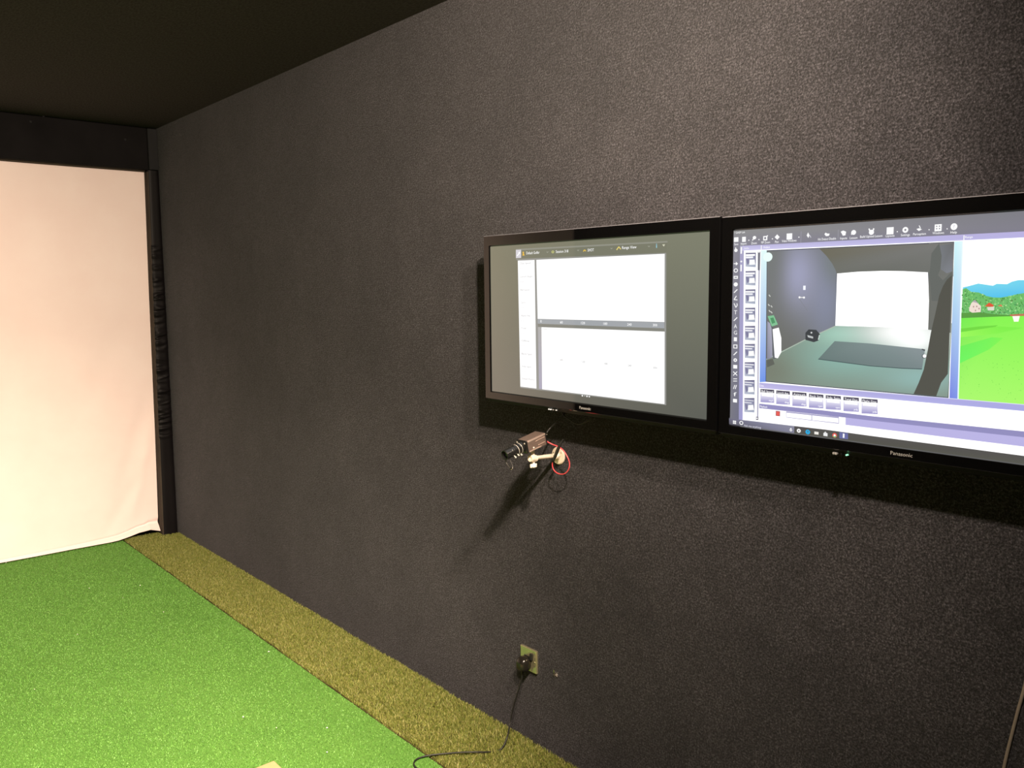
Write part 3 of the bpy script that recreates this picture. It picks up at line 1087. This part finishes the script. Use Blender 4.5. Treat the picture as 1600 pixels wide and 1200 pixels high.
# dark box, white fittings, golf bag, person
p.poly([(1259, 520), (1264, 514.6), (1276, 515.4), (1281.6, 522), (1279.6, 532), (1272, 534.6), (1259, 531)], (74, 78, 82))
p.poly([(1262, 523.4), (1271, 526), (1271, 529), (1263, 527)], (220, 225, 225)); p.disc(1268.4, 519.8, 1.3, (225, 228, 228))
p.line([(1281, 523.4), (1279.2, 531)], 1.6, (226, 244, 236))
p.rect(1255.6, 446.4, 1259.2, 453, (238, 240, 250), 1.1)
p.line([(1250, 464.6), (1256.4, 464.8)], 1.6, W_); p.disc(1249.8, 464.6, 1.6, W_); p.disc(1256.8, 464.9, 1.6, W_)
p.poly([(1249, 467), (1250, 467), (1263, 486), (1262, 486)], (150, 154, 164))
for cx, cy in ((1203, 462), (1201.8, 476.6), (1206, 478.8), (1203, 486), (1206, 488)):
    p.line([(cx - 1, cy - 1.4), (cx + 1.2, cy + 1.4)], 1.5, (235, 238, 232))
p.poly([(1200, 494), (1209.6, 492.4), (1216, 507), (1206.4, 510.2)], (150, 222, 172)); p.poly([(1204, 497), (1209, 496), (1212, 504), (1207, 506)], (96, 172, 120))
p.poly([(1199.6, 502), (1203.6, 505), (1207, 516), (1207.4, 558), (1199, 562)], [(176, 178, 204), (196, 196, 216), (196, 196, 216), (180, 180, 200), (150, 152, 170)])
p.poly([(1206, 509), (1209.4, 512), (1213, 560), (1208.4, 561)], (112, 116, 122))
p.poly([(1207.8, 514.4), (1217.4, 511.8), (1221.4, 528), (1221.4, 550), (1216, 559.8), (1211.2, 558.6)], W_, 1.1)
p.poly([(1198.6, 562.6), (1208, 560.4), (1211, 569), (1199, 574)], (112, 116, 108))
p.poly([(1469, 384), (1490, 380), (1488.4, 424), (1480, 427), (1470.6, 421)], [(136, 140, 146), (124, 126, 128), (146, 150, 160), (146, 150, 158), (138, 142, 148)])
p.poly([(1468, 380), (1472, 400), (1470, 420), (1466, 430), (1474, 438), (1488, 424), (1488.4, 432), (1476, 446), (1468, 470), (1456, 470), (1452.6, 430), (1456, 396)], (118, 122, 118))
p.poly([(1488, 430), (1480, 437), (1474, 447), (1468, 462), (1462, 490), (1455, 520), (1450.6, 545), (1444, 577), (1436, 598), (1428, 615.6), (1463.4, 618.8), (1471, 598), (1481.6, 584)],
       (98, 98, 90))
p.disc(1444.6, 556.4, 3.7, (90, 96, 100)); p.disc(1445.2, 556.2, 2.9, W_)
p.line([(1441, 545.6), (1446, 547.4)], 2, (90, 96, 100))
p.tone = 1.0
p.disc(1200.4, 401.6, 7.2, (232, 252, 246), 1.05)
# desktop strip and driving range picture
p.poly([(1492, 377.4), (1505.4, 376.6), (1498, 625), (1484, 622.6)], [(208, 248, 252), (228, 252, 255), (128, 150, 232), (122, 134, 226)])
p.poly([(1503.4, 377), (1505.4, 376.8), (1498, 624.6), (1496.4, 624.4)], (232, 250, 255))
RX = 1716
p.poly([(1505.6, 376.8), (RX, ext(1490, 377.4, 1600, 371, RX)), (RX, ext(1500, 624, 1600, 632, RX)), (1498.2, 624)], W_, 1.35)
mtn = [(1505, 449), (1514, 447), (1529, 443), (1540, 444.6), (1552, 446.4), (1558, 443.4), (1574, 444), (1582, 440), (1592, 437.6), (1604, 437.6), (1640, 430), (1680, 438), (RX, 432)]
p.poly(mtn + [(RX, 470), (1504, 470)], [(118, 214, 240)] * len(mtn) + [(60, 178, 238), (84, 196, 240)])
tr = [(1504.6, 452), (1510, 450), (1518, 456), (1530, 457), (1540, 462), (1552, 464.6), (1564, 465), (1578, 462.6), (1590, 459.6), (1600, 458), (1640, 452), (1680, 459), (RX, 455)]
p.poly(tr + [(RX, 494), (1502.4, 497)], (112, 190, 108))
rs = random.Random(3)
greens = [(80, 152, 72), (140, 212, 122), (100, 178, 90), (172, 224, 152), (86, 164, 96), (122, 202, 108), (94, 140, 78)]
tk = p.k
p.k += 12
for i in range(1000):
    x = rs.uniform(1504, 1712)
    top = np.interp(x, [q[0] for q in tr], [q[1] for q in tr])
    y = top + (494 - top) * rs.random() ** 0.9 * 0.96
    p.disc(x, y, rs.uniform(0.4, 1.5), rs.choice(greens), n=7, layer=tk + i % 12)
p.poly([(1502.6, 489), (1530, 488), (1556, 491), (1590, 493), (RX, 492), (RX, 497), (1502.4, 497.6)], (92, 158, 70))
p.poly([(1515, 481), (1518, 474), (1522.6, 469), (1533.4, 478), (1533, 487.6), (1520, 488.6), (1515, 486)], (240, 224, 212))
p.poly([(1519.6, 471.6), (1524, 468.4), (1530, 474.6), (1526, 473)], (176, 172, 176))
for ax, ay in ((1521, 478), (1526, 477.6), (1529.6, 481), (1524, 484)):
    p.rect(ax, ay, ax + 1.6, ay + 2.4, (176, 140, 140))
p.poly([(1539.4, 478.6), (1546, 472.8), (1553.4, 476.6), (1552, 479.6)], (226, 92, 62)); p.poly([(1543, 480), (1554, 479), (1554, 485), (1544, 485)], (220, 226, 206))
p.poly([(1559, 478), (1565, 475.6), (1567, 479)], (226, 130, 90))
p.poly([(1502.4, 497), (1560, 494.6), (RX, 491), (RX, ext(1500, 624, 1600, 632, RX) - 0.6), (1498.4, 623.6)],
       [(120, 236, 84), (136, 246, 84), (140, 246, 84), (172, 252, 106), (172, 250, 112)])
p.poly([(1502, 513.4), (1530, 510), (1560, 508), (1556, 510.6), (1524, 516.4), (1501.8, 518.6)], (116, 218, 70))
p.poly([(1502, 519), (1560, 510), (1600, 512), (1560, 521), (1501.6, 527)], [(156, 250, 92), (130, 240, 78), (130, 240, 80), (136, 244, 82), (158, 250, 94)])
p.poly([(1501, 541), (1550, 527), (1568, 528), (1546, 546), (1500.4, 567.6)], [(112, 240, 92), (122, 244, 90), (132, 246, 86), (124, 246, 92), (112, 246, 100)])
for i in range(110):
    x, y = rs.uniform(1500, 1700), 560 + 64 * rs.random()
    p.disc(x, y, rs.uniform(0.3, 0.8), (126, 216, 88), n=6, layer=p.k)
p.k += 1
p.poly([(1582, 492.6), (1594.4, 492.4), (1592, 502.4), (1585, 502.6)], (252, 244, 236), 1.1)
p.poly([(1578, 491.4), (1604, 490), (1604, 493.4), (1580, 494)], (196, 118, 92))
# data tiles
yb = lambda x: 597.6 + 0.0833 * (x - 1187)
p.poly([(1187, 597.4), (XR, yb(XR)), (XR, yb(XR) + 10.6), (1187, 606)], [(184, 178, 224), (174, 170, 228), (168, 170, 230), (198, 192, 236)])
p.line([(1187, 597.6), (XR, yb(XR))], 1.0, (226, 228, 252))
p.text('Data', 1188.4, 1194.2, 602.2, 2.8, W_, 1.1)
for (s, un, x0, x1, y0, y1) in (('Ball Speed', 'mph', 1189, 1210.4, 607.4, 629), ('Launch Ang.', 'deg', 1213.6, 1235, 609.8, 631.8), ('Azimuth', 'deg', 1238.8, 1261, 612.2, 634.8),
                                ('Back Spin', 'rpm', 1264.6, 1287.4, 615, 637.6), ('Side Spin', 'rpm', 1291, 1314.6, 617.2, 640), ('Total Dist', 'yds', 1318.6, 1342.8, 619.8, 643),
                                ('Flight Dist', 'yds', 1347, 1372.2, 622.4, 646.6)):
    sl = 0.088 * (x1 - x0)
    p.poly([(x0, y0 + 6), (x1, y0 + 6 + sl), (x1, y1 + .4), (x0, y1 - sl * .4)], [(240, 238, 250), (240, 238, 250), (152, 146, 198), (152, 146, 198)], 1.05)
    p.poly([(x0 + 2, y0 + 6), (x1 - 2, y0 + 6 + sl), (x1 - 2, y0 + 13), (x0 + 2, y0 + 11)], W_, 1.15)
    p.poly([(x0, y0), (x1, y0 + sl * .8), (x1, y0 + sl * .8 + 5.4), (x0, y0 + 5.4)], (78, 74, 92))
    p.text(s, x0 + 1.6, x1 - 1.8, y0 + 2.5 + sl * .40, 3.4, W_, 1.2)
    p.text(un, x1 - 8, x1 - 1.4, y1 - 3.6, 3.0, W_, 1.2)
p.poly([(1187, 630.4), (1290, 641.4), (1360, 649.8), (XR, ext(1360, 649.8, 1600, 673.8)), (XR, ext(1360, 656.8, 1600, 683)), (1360, 656.8), (1290, 648.6), (1187, 637.6)], (148, 144, 192))
p.text('Playback', 1188.4, 1200, 634.6, 3.0, W_, 1.15)
p.poly([(1322, 652.2), (1360, 656.8), (XR, ext(1360, 656.8, 1600, 683)), (XR, ext(1360, 668, 1600, 697.4)), (1322, 663.6)], (188, 182, 230))
p.poly([(1229.2, 642.4), (1269, 646.6), (1311.6, 651), (1311.6, 662), (1269, 657), (1229.4, 652.2)], (176, 172, 206))
p.poly([(1230, 644.6), (1268.6, 648.8), (1268.6, 656), (1230, 651.4)], W_, 1.2)
p.poly([(1269.8, 649), (1310.8, 653.4), (1310.8, 660.6), (1269.8, 656.2)], W_, 1.2)
p.rect(1213, 641.6, 1219.6, 650.4, (176, 92, 98))
p.rect(1214, 643, 1218.6, 649.2, (232, 96, 88))
# task bar
tb = [(1140, 653.6), (1180, 658.2), (1242, 665.4), (1290, 671), (1360, 680.6), (1600, 712), (XR, ext(1360, 680.6, 1600, 712))]
q = p.P(tb)
p.add([q[0], q[1], q[2], (q[2][0], b0), (a1, b0)], [(0, 1, 2, 3, 4)], [lin((112, 110, 130)), lin((128, 128, 152)), lin((140, 140, 158)), lin((130, 130, 150)), lin((96, 94, 104))])
p.add(q[2:] + [(a0, b0), (q[2][0], b0)], [tuple(range(len(q[2:]) + 2))], [lin((82, 80, 82))] + [lin((88, 86, 84))] * (len(q) - 3) + [lin((92, 92, 84)), lin((84, 83, 76))])
for ax, ay in ((1147.3, 658), (1149.9, 658.4), (1147.3, 660.8), (1149.9, 661.2)):
    p.rect(ax - 1.2, ay - 1.2, ax + 1.1, ay + 1.2, W_)
p.disc(1159.2, 660.6, 3.1, W_, ring=0.6)
p.text('Ask me anything', 1163.4, 1190, 664.4, 3.2, (226, 226, 242))
p.disc(1236.6, 670, 1.3, W_); p.line([(1234.8, 671.2), (1236.6, 673.6), (1238.6, 671.6)], 1, W_)
p.disc(1249, 672.8, 3.1, W_, ring=0.35)
p.disc(1263, 674.8, 3.6, (40, 176, 232), ring=0.45); p.line([(1260.8, 675), (1266, 675.4)], 1.2, (40, 176, 232))
p.rect(1273.4, 674, 1279.8, 679, (244, 240, 232)); p.rect(1287.6, 676, 1293.8, 681.6, (240, 240, 240)); p.line([(1289, 676.4), (1290.4, 674.6), (1292, 676.6)], .9, W_)
p.disc(1305, 680, 3.7, (232, 96, 86)); p.poly([(1301.8, 681.6), (1305, 680), (1308.4, 681.4), (1305.6, 683.6)], (110, 190, 110)); p.disc(1305, 680, 1.7, W_)
p.poly([(1312.4, 674.8), (1326, 676.6), (1326, 686.2), (1312.4, 684.6)], (106, 110, 162))
p.text('1', 1317.8, 1320.4, 680.4, 6.6, W_)
pic2 = p.build('screen', M_DISPLAY, tv2)
pic2['label'] = 'display showing bay video, data tiles and green golf range'

lettering('lettering', 'Panasonic', 905.2, 922.6, 637.8, 4.2, FX - 0.0008, M_LOGO, bez1)
lettering('lettering', 'Panasonic', 1391.2, 1425.6, 709.6, 5.6, FX - 0.0008, M_LOGO, bez2)


def lamps(parent, pts):
    for px, py, w, h, m in pts:
        q = at(px, py, X=FX + 0.008)
        bm = bmesh.new()
        box(bm, (FX + 0.003, q.y - w / 2, q.z - h / 2), (FX + 0.014, q.y + w / 2, q.z + h / 2), 0.0006)
        part('indicator', bm, m, parent)


lamps(trim1, ((858.6, 639.2, 0.0026, 0.0042, M_LEDW), (861.4, 639.6, 0.0026, 0.0042, M_LEDW), (865.4, 640, 0.002, 0.004, M_LOGO), (870, 640.8, 0.0024, 0.003, M_LEDW)))
lamps(trim2, ((1303.2, 707.8, 0.003, 0.005, M_LOGO), (1307, 708.4, 0.006, 0.005, M_LOGO), (1315.4, 709.4, 0.003, 0.004, M_MATTE), (1323.6, 710.8, 0.0028, 0.0030, M_LEDG)))

# ------------------------------------------------------------------ box camera on its bracket
FW = Vector((-0.976, -0.030, -0.215)).normalized()
SD = Vector((-0.031, 1.0, 0.0)).normalized()
UPV = SD.cross(FW).normalized()
if UPV.z < 0:
    UPV = -UPV
O0 = Vector((1.761, 1.989, 1.138))
MC = Matrix(((FW.x, SD.x, UPV.x, O0.x), (FW.y, SD.y, UPV.y, O0.y), (FW.z, SD.z, UPV.z, O0.z), (0, 0, 0, 1)))


def cpt(f, s, u):
    return MC @ Vector((f, s, u))


cam = root('box_camera', O0, 'bronze box camera with black lens pointing down, on a white wall bracket', 'camera')
LB, WB, HB = 0.094, 0.046, 0.041
bm = bmesh.new()
box(bm, (-LB + .004, -WB / 2, -HB / 2), (-0.008, WB / 2, HB / 2), 0.003, 3, MC)
body = part('body', bm, M_ALU, cam)
for s in (-1, 1):
    for (u0, u1, f0, f1) in ((0.0135, 0.0185, -LB + .005, -0.009), (0.0065, 0.0090, -LB + .010, -0.045), (-0.0095, -0.0075, -LB + .012, -0.052), (-0.0185, -0.0150, -LB + .030, -0.012)):
        bm = bmesh.new()
        lo_, hi_ = sorted((s * (WB / 2 - .001), s * (WB / 2 + .0014)))
        box(bm, (f0, lo_, u0), (f1, hi_, u1), 0.0005, 1, MC)
        part('rib', bm, M_RIB, body)
bm = bmesh.new()
lathe(bm, cpt(-0.030, -WB / 2 - .0005, -0.010), -SD, [(0, 0.003), (0.0012, 0.003), (0.002, 0.001)], 12)
part('screw', bm, M_LENSLINE, body)
bm = bmesh.new()
box(bm, (-0.009, -WB / 2 - .0015, -HB / 2 - .0015), (0.0, WB / 2 + .0015, HB / 2 + .0015), 0.005, 3, MC)
fp = part('front_plate', bm, M_LENS, cam)
for s, u in ((-0.017, 0.014), (0.017, 0.014)):
    bm = bmesh.new()
    lathe(bm, cpt(-0.001, s, u), FW, [(0, 0.0028), (0.0018, 0.0028), (0.0026, 0.001)], 10)
    part('screw', bm, M_LENSLINE, fp)
bm = bmesh.new()
box(bm, (-LB, -WB / 2 - .001, -HB / 2 - .001), (-LB + .006, WB / 2 + .001, HB / 2 + .001), 0.003, 2, MC)
part('rear_plate', bm, M_LENS, cam)
bm = bmesh.new()
lathe(bm, cpt(-LB + .001, -0.008, 0.010), -FW, [(0, 0.0065), (0.010, 0.0065), (0.010, 0.005), (0.016, 0.005), (0.016, 0.0)], 14)
part('video_socket', bm, M_CHROME, cam)
bm = bmesh.new()
prof = [(0, 0.0185), (0.008, 0.0185), (0.009, 0.0175), (0.014, 0.0175), (0.015, 0.0190), (0.021, 0.0190), (0.022, 0.0172), (0.030, 0.0172), (0.031, 0.0180),
        (0.037, 0.0180), (0.038, 0.0166), (0.050, 0.0164), (0.051, 0.0158), (0.074, 0.0156), (0.076, 0.0150), (0.076, 0.0132), (0.066, 0.0120), (0.066, 0.0)]
lathe(bm, O0, FW, prof, 32, cap=False)
lens = part('lens', bm, M_LENS, cam, smooth=False)
bm = bmesh.new()
lathe(bm, cpt(0.0662, 0, 0), FW, [(0, 0.0118), (0.002, 0.008), (0.003, 0)], 24)
part('lens_glass', bm, M_GLASS, lens)
for h, r_ in ((0.0110, 0.0178), (0.0255, 0.0175)):
    bm = bmesh.new()
    lathe(bm, cpt(h, 0, 0), FW, [(0, r_), (0.0008, r_ + .0004), (0.0016, r_)], 32, cap=False)
    part('marking_ring', bm, M_LENSLINE, lens)
for h, a in ((0.018, 2.2), (0.034, 2.5), (0.046, 2.35)):
    d = SD * math.cos(a) * 1.0 + UPV * -abs(math.sin(a)) * 0.9
    d.normalize()
    bm = bmesh.new()
    lathe(bm, cpt(h, 0, 0) + d * 0.015, d, [(0, 0.0018), (0.007, 0.0018), (0.0075, 0.0026), (0.010, 0.0026), (0.0105, 0.001)], 10)
    part('thumb_screw', bm, M_LENSLINE, lens)
bm = bmesh.new()
X0 = 1.70
tube(bm, [at(789, 716, X=X0), at(791, 723, X=X0), at(795, 729, X=X0), at(799.6, 732.6, X=X0), at(801, 729, X=X0 + .004), at(798.4, 722, X=X0 + .006), at(795, 715, X=X0 + .006)], 0.0013, 6, 6)
part('tether', bm, M_TETHER, lens)
bm = bmesh.new()
tube(bm, [at(797.6, 731.4, X=X0 - .001), at(799.8, 733.0, X=X0 - .001), at(801, 729.6, X=X0 + .003)], 0.0020, 6, 4)
part('tether_clip', bm, M_CHROME, lens)

br = root('camera_bracket', (XW, 2.012, 1.081), 'white metal bracket arm with round wall plate and wing knob under the box camera', 'bracket')
bm = bmesh.new()
lathe(bm, (XW - 0.0003, 2.012, 1.081), (-1, 0, 0), [(0, 0.030), (0.004, 0.030), (0.007, 0.027), (0.009, 0.014), (0.016, 0.011), (0.018, 0.009)], 48)
wp = part('wall_plate', bm, M_WHITE, br, smooth=False)
for dy, dz in ((0.019, 0.008), (-0.017, 0.011), (0.0, -0.021)):
    bm = bmesh.new()
    lathe(bm, (XW - 0.006, 2.012 + dy, 1.081 + dz), (-1, 0, 0), [(0, 0.0032), (0.0022, 0.0032), (0.003, 0.0012)], 10)
    part('screw', bm, M_CHROME, wp)
J = Vector((1.812, 1.991, 1.0945))
bm = bmesh.new()
A = Vector((XW - 0.012, 2.011, 1.083))
lathe(bm, A, J - A, [(0, 0.0070), (0.012, 0.0078), ((J - A).length - .016, 0.0064), ((J - A).length, 0.0075)], 18)
part('arm', bm, M_WHITE, br, smooth=True)
bm = bmesh.new()
lathe(bm, J + Vector((0.014, 0, -0.003)), (-1, -.1, .16), [(0, 0.008), (0.003, 0.0115), (0.026, 0.0120), (0.030, 0.0105), (0.030, 0.006), (0.026, 0.0)], 40)
part('joint', bm, M_WHITE, br)
bm = bmesh.new()
top = cpt(-0.046, 0, -HB / 2 - 0.0002)
lathe(bm, J + Vector((0, 0, 0.004)), top - J - Vector((0, 0, .004)), [(0, 0.006), ((top - J).length - .009, 0.006), ((top - J).length - .0085, 0.011), ((top - J).length - .0043, 0.011)], 16)
part('mount_stud', bm, M_WHITE, br)
bm = bmesh.new()
K = J + Vector((0.001, -0.001, -0.012))
lathe(bm, K, (0, 0, -1), [(0, 0.0045), (0.006, 0.0045), (0.007, 0.010), (0.009, 0.0115), (0.016, 0.0115), (0.019, 0.0085), (0.019, 0)], 14)
for s in (-1, 1):
    box(bm, (K.x - 0.004 + s * .010, K.y - 0.003, K.z - 0.019), (K.x + 0.004 + s * .010, K.y + 0.003, K.z - 0.007), 0.002)
part('wing_knob', bm, M_KNOB, br)

lead = root('power_lead', at(880, 720, X=1.89), 'red lead looping beside the bracket, black connector in line', 'cable')
bm = bmesh.new()
tube(bm, [cpt(-LB - .001, -0.012, -0.010), at(862, 693.8, X=1.872), at(871, 697.4, X=1.88), at(879, 702.6, X=1.885), at(885, 711, X=1.888), at(889.6, 722, X=1.89), at(889, 732, X=1.89),
          at(884, 739.2, X=1.89), at(877, 741, X=1.89), at(869.6, 738.6, X=1.888), at(864.4, 732.6, X=1.886), at(863, 725.6, X=1.884), at(864.4, 719, X=1.882)], 0.0020, 8, 7)
part('cord', bm, M_RED, lead, smooth=True)
bm = bmesh.new()
tube(bm, [at(864, 721, X=1.882), at(867.4, 713, X=1.880), at(871, 704, X=1.878), at(874.6, 695.6, X=1.878), at(877.4, 690.4, X=1.880), at(880, 686, X=1.882)], 0.004, 10, 6,
     rads=[0.0036, 0.0056, 0.0056, 0.0046, 0.0030, 0.0014])
part('connector', bm, M_BLACK, lead, smooth=True)

vc = root('video_cable', at(866, 663, X=1.90), 'black cable rising from the box camera to behind the television', 'cable')
bm = bmesh.new()
tube(bm, [cpt(-LB - .014, -0.008, 0.010), at(860, 668.6, X=1.885), at(868, 661, X=1.892), at(875, 654.6, X=1.90), at(880, 650, X=1.905), at(884, 640, X=1.915), at(886, 626, X=1.925)], 0.0026, 8, 6)
part('cord', bm, M_BLACK, vc, smooth=True)
lc = root('hanging_cable', at(903, 660, X=1.90), 'thin black cable sagging under the television with the white charts', 'cable')
bm = bmesh.new()
tube(bm, [at(878, 640, X=1.915), at(881, 649.6, X=1.905), at(890, 655.6, X=1.90), at(899, 661.4, X=1.90), at(907, 662.4, X=1.90), at(916, 659, X=1.90), at(925, 653.4, X=1.905), at(929, 642, X=1.915)], 0.0022, 8, 6)
part('cord', bm, M_BLACK, lc, smooth=True)

# ------------------------------------------------------------------ wall socket, plug and lead, hook, grey cord
sock = root('wall_socket', (XW, 2.164, 0.312), 'brass wall socket low on the dark wall, black plug in it', 'socket')
bm = bmesh.new()
box(bm, (XW - 0.010, 2.121, 0.270), (XW - 0.0003, 2.207, 0.355), 0.002, 2)
part('plate', bm, M_PLATE, sock)
bm = bmesh.new()
sw = at(830.2, 1026.6, X=1.938)
box(bm, (1.934, sw.y - 0.0065, sw.z - 0.013), (1.942, sw.y + 0.0065, sw.z + 0.012), 0.002)
part('switch', bm, M_BLACK, sock)
bm = bmesh.new()
box(bm, (1.9375, 2.150, 0.288), (1.9415, 2.186, 0.326), 0.003)
part('socket_insert', bm, M_BLACK, sock)
for yy in (2.131, 2.197):
    bm = bmesh.new()
    lathe(bm, (1.9402, yy, 0.3125), (-1, 0, 0), [(0, 0.0032), (0.0014, 0.0030), (0.0018, 0.001)], 12)
    part('screw', bm, M_CHROME, sock)

plug = root('plug', (1.915, 2.165, 0.305), 'black mains plug in the brass socket, its lead dropping to the turf', 'plug')
bm = bmesh.new()
py_, pz_ = 2.170, 0.303
out = []
for i in range(24):
    t_ = 2 * math.pi * i / 24
    cc_, ss_ = math.cos(t_), math.sin(t_)
    out.append((math.copysign(abs(cc_) ** 0.62, cc_) * (0.0245 - 0.002 * ss_), math.copysign(abs(ss_) ** 0.62, ss_) * 0.0250 - 0.002))
rows = []
for x, s in ((1.9364, 0.94), (1.930, 1.0), (1.917, 1.0), (1.908, 0.92), (1.902, 0.72), (1.899, 0.5)):
    rows.append([bm.verts.new((x, py_ + a * s, pz_ + b * s - (0.004 if s < .8 else 0))) for a, b in out])
for A_, B_ in zip(rows, rows[1:]):
    for i in range(24):
        bm.faces.new((A_[i], A_[(i + 1) % 24], B_[(i + 1) % 24], B_[i]))
bm.faces.new(rows[0])
bm.faces.new(rows[-1])
pb = part('body', bm, M_GLOSSPLUG, plug, smooth=True)
bm = bmesh.new()
lathe(bm, (1.917, py_, pz_ - 0.022), (0.0, 0.05, -1), [(0, 0.007), (0.006, 0.0065), (0.016, 0.0045), (0.022, 0.0035)], 12)
part('strain_relief', bm, M_GLOSSPLUG, plug)
bm = bmesh.new()
ZF = 0.010
tube(bm, [(1.917, 2.171, 0.266), (1.918, 2.178, 0.235), at(807, 1088, X=1.915), at(801, 1110, X=1.912), at(796.6, 1132, X=1.902), at(793, 1150, Z=0.040), at(788, 1163, Z=0.018),
          at(782, 1171, Z=0.007), at(773, 1173.6, Z=-0.003), at(762, 1175, Z=0.005), at(742, 1175, Z=0.014), at(722, 1175.4, Z=0.014), at(700, 1177, Z=ZF), at(676, 1179.4, Z=0.008),
          at(660, 1182.4, Z=0.006), at(650, 1187, Z=0.004), at(646.6, 1193, Z=0.004), at(650, 1199.4, Z=0.004), at(662, 1206, Z=0.004), at(690, 1222, Z=0.004)], 0.0027, 8, 6)
part('lead', bm, M_BLACK, plug, smooth=True)

hook = root('wall_hook', (XW, 2.033, 0.308), 'small bent nail in a pale frayed hole beside the socket', 'nail')
bm = bmesh.new()
h0 = at(868, 1045.4, X=1.945)
tube(bm, [(XW + .002, h0.y, h0.z - .016), (XW - .010, h0.y, h0.z - .015), (XW - .013, h0.y, h0.z - .010), (XW - .013, h0.y - .001, h0.z)], 0.0016, 8, 5)
part('nail', bm, M_CHROME, hook)
bm = bmesh.new()
for i in range(34):
    a = random.uniform(0, 2 * math.pi)
    l = random.uniform(0.004, 0.013)
    c0 = Vector((XW - .0005, h0.y + random.uniform(-.003, .003), h0.z - .019 + random.uniform(-.003, .002)))
    c1 = c0 + Vector((-random.uniform(.001, .005), math.cos(a) * l * .5, math.sin(a) * l * .5))
    c2 = c0 + Vector((-random.uniform(.001, .004), math.cos(a) * l, math.sin(a) * l * .8 - .002))
    tube(bm, [c0, c1, c2], 0.0005, 4, 3)
part('frayed_fibre', bm, mat('pale_fibre', (0.36, 0.33, 0.30), 0.9), hook, kind='stuff')

gc = root('grey_cord', (1.94, 0.59, 0.72), 'light grey cord hanging down the dark wall from the golf range television', 'cable')
bm = bmesh.new()
tube(bm, [(1.925, 0.50, 1.34), (1.93, 0.52, 1.22), (1.938, 0.548, 1.02), (1.944, 0.566, 0.90), at(1601, 1073, X=1.945), at(1590, 1113, X=1.945), at(1581, 1148, X=1.945), at(1574, 1176, X=1.945),
          at(1568.6, 1200, X=1.945), at(1563, 1228, X=1.945), (1.945, 0.625, 0.42), (1.944, 0.60, 0.25), (1.94, 0.52, 0.08), (1.92, 0.42, 0.006)], 0.0035, 8, 6)
part('cord', bm, M_GREYCORD, gc, smooth=True)

ht = root('hitting_mat', (0.6, 2.1, 0.0035), 'tan rubber mat lying on the bright green putting turf', 'mat')
c = at(428, 1188, Z=0.015)
bm = bmesh.new()
box(bm, (c.x - 1.2, c.y - 1.3, 0.0035), (c.x, c.y, 0.0150), 0.003)
part('top', bm, M_TAN, ht)
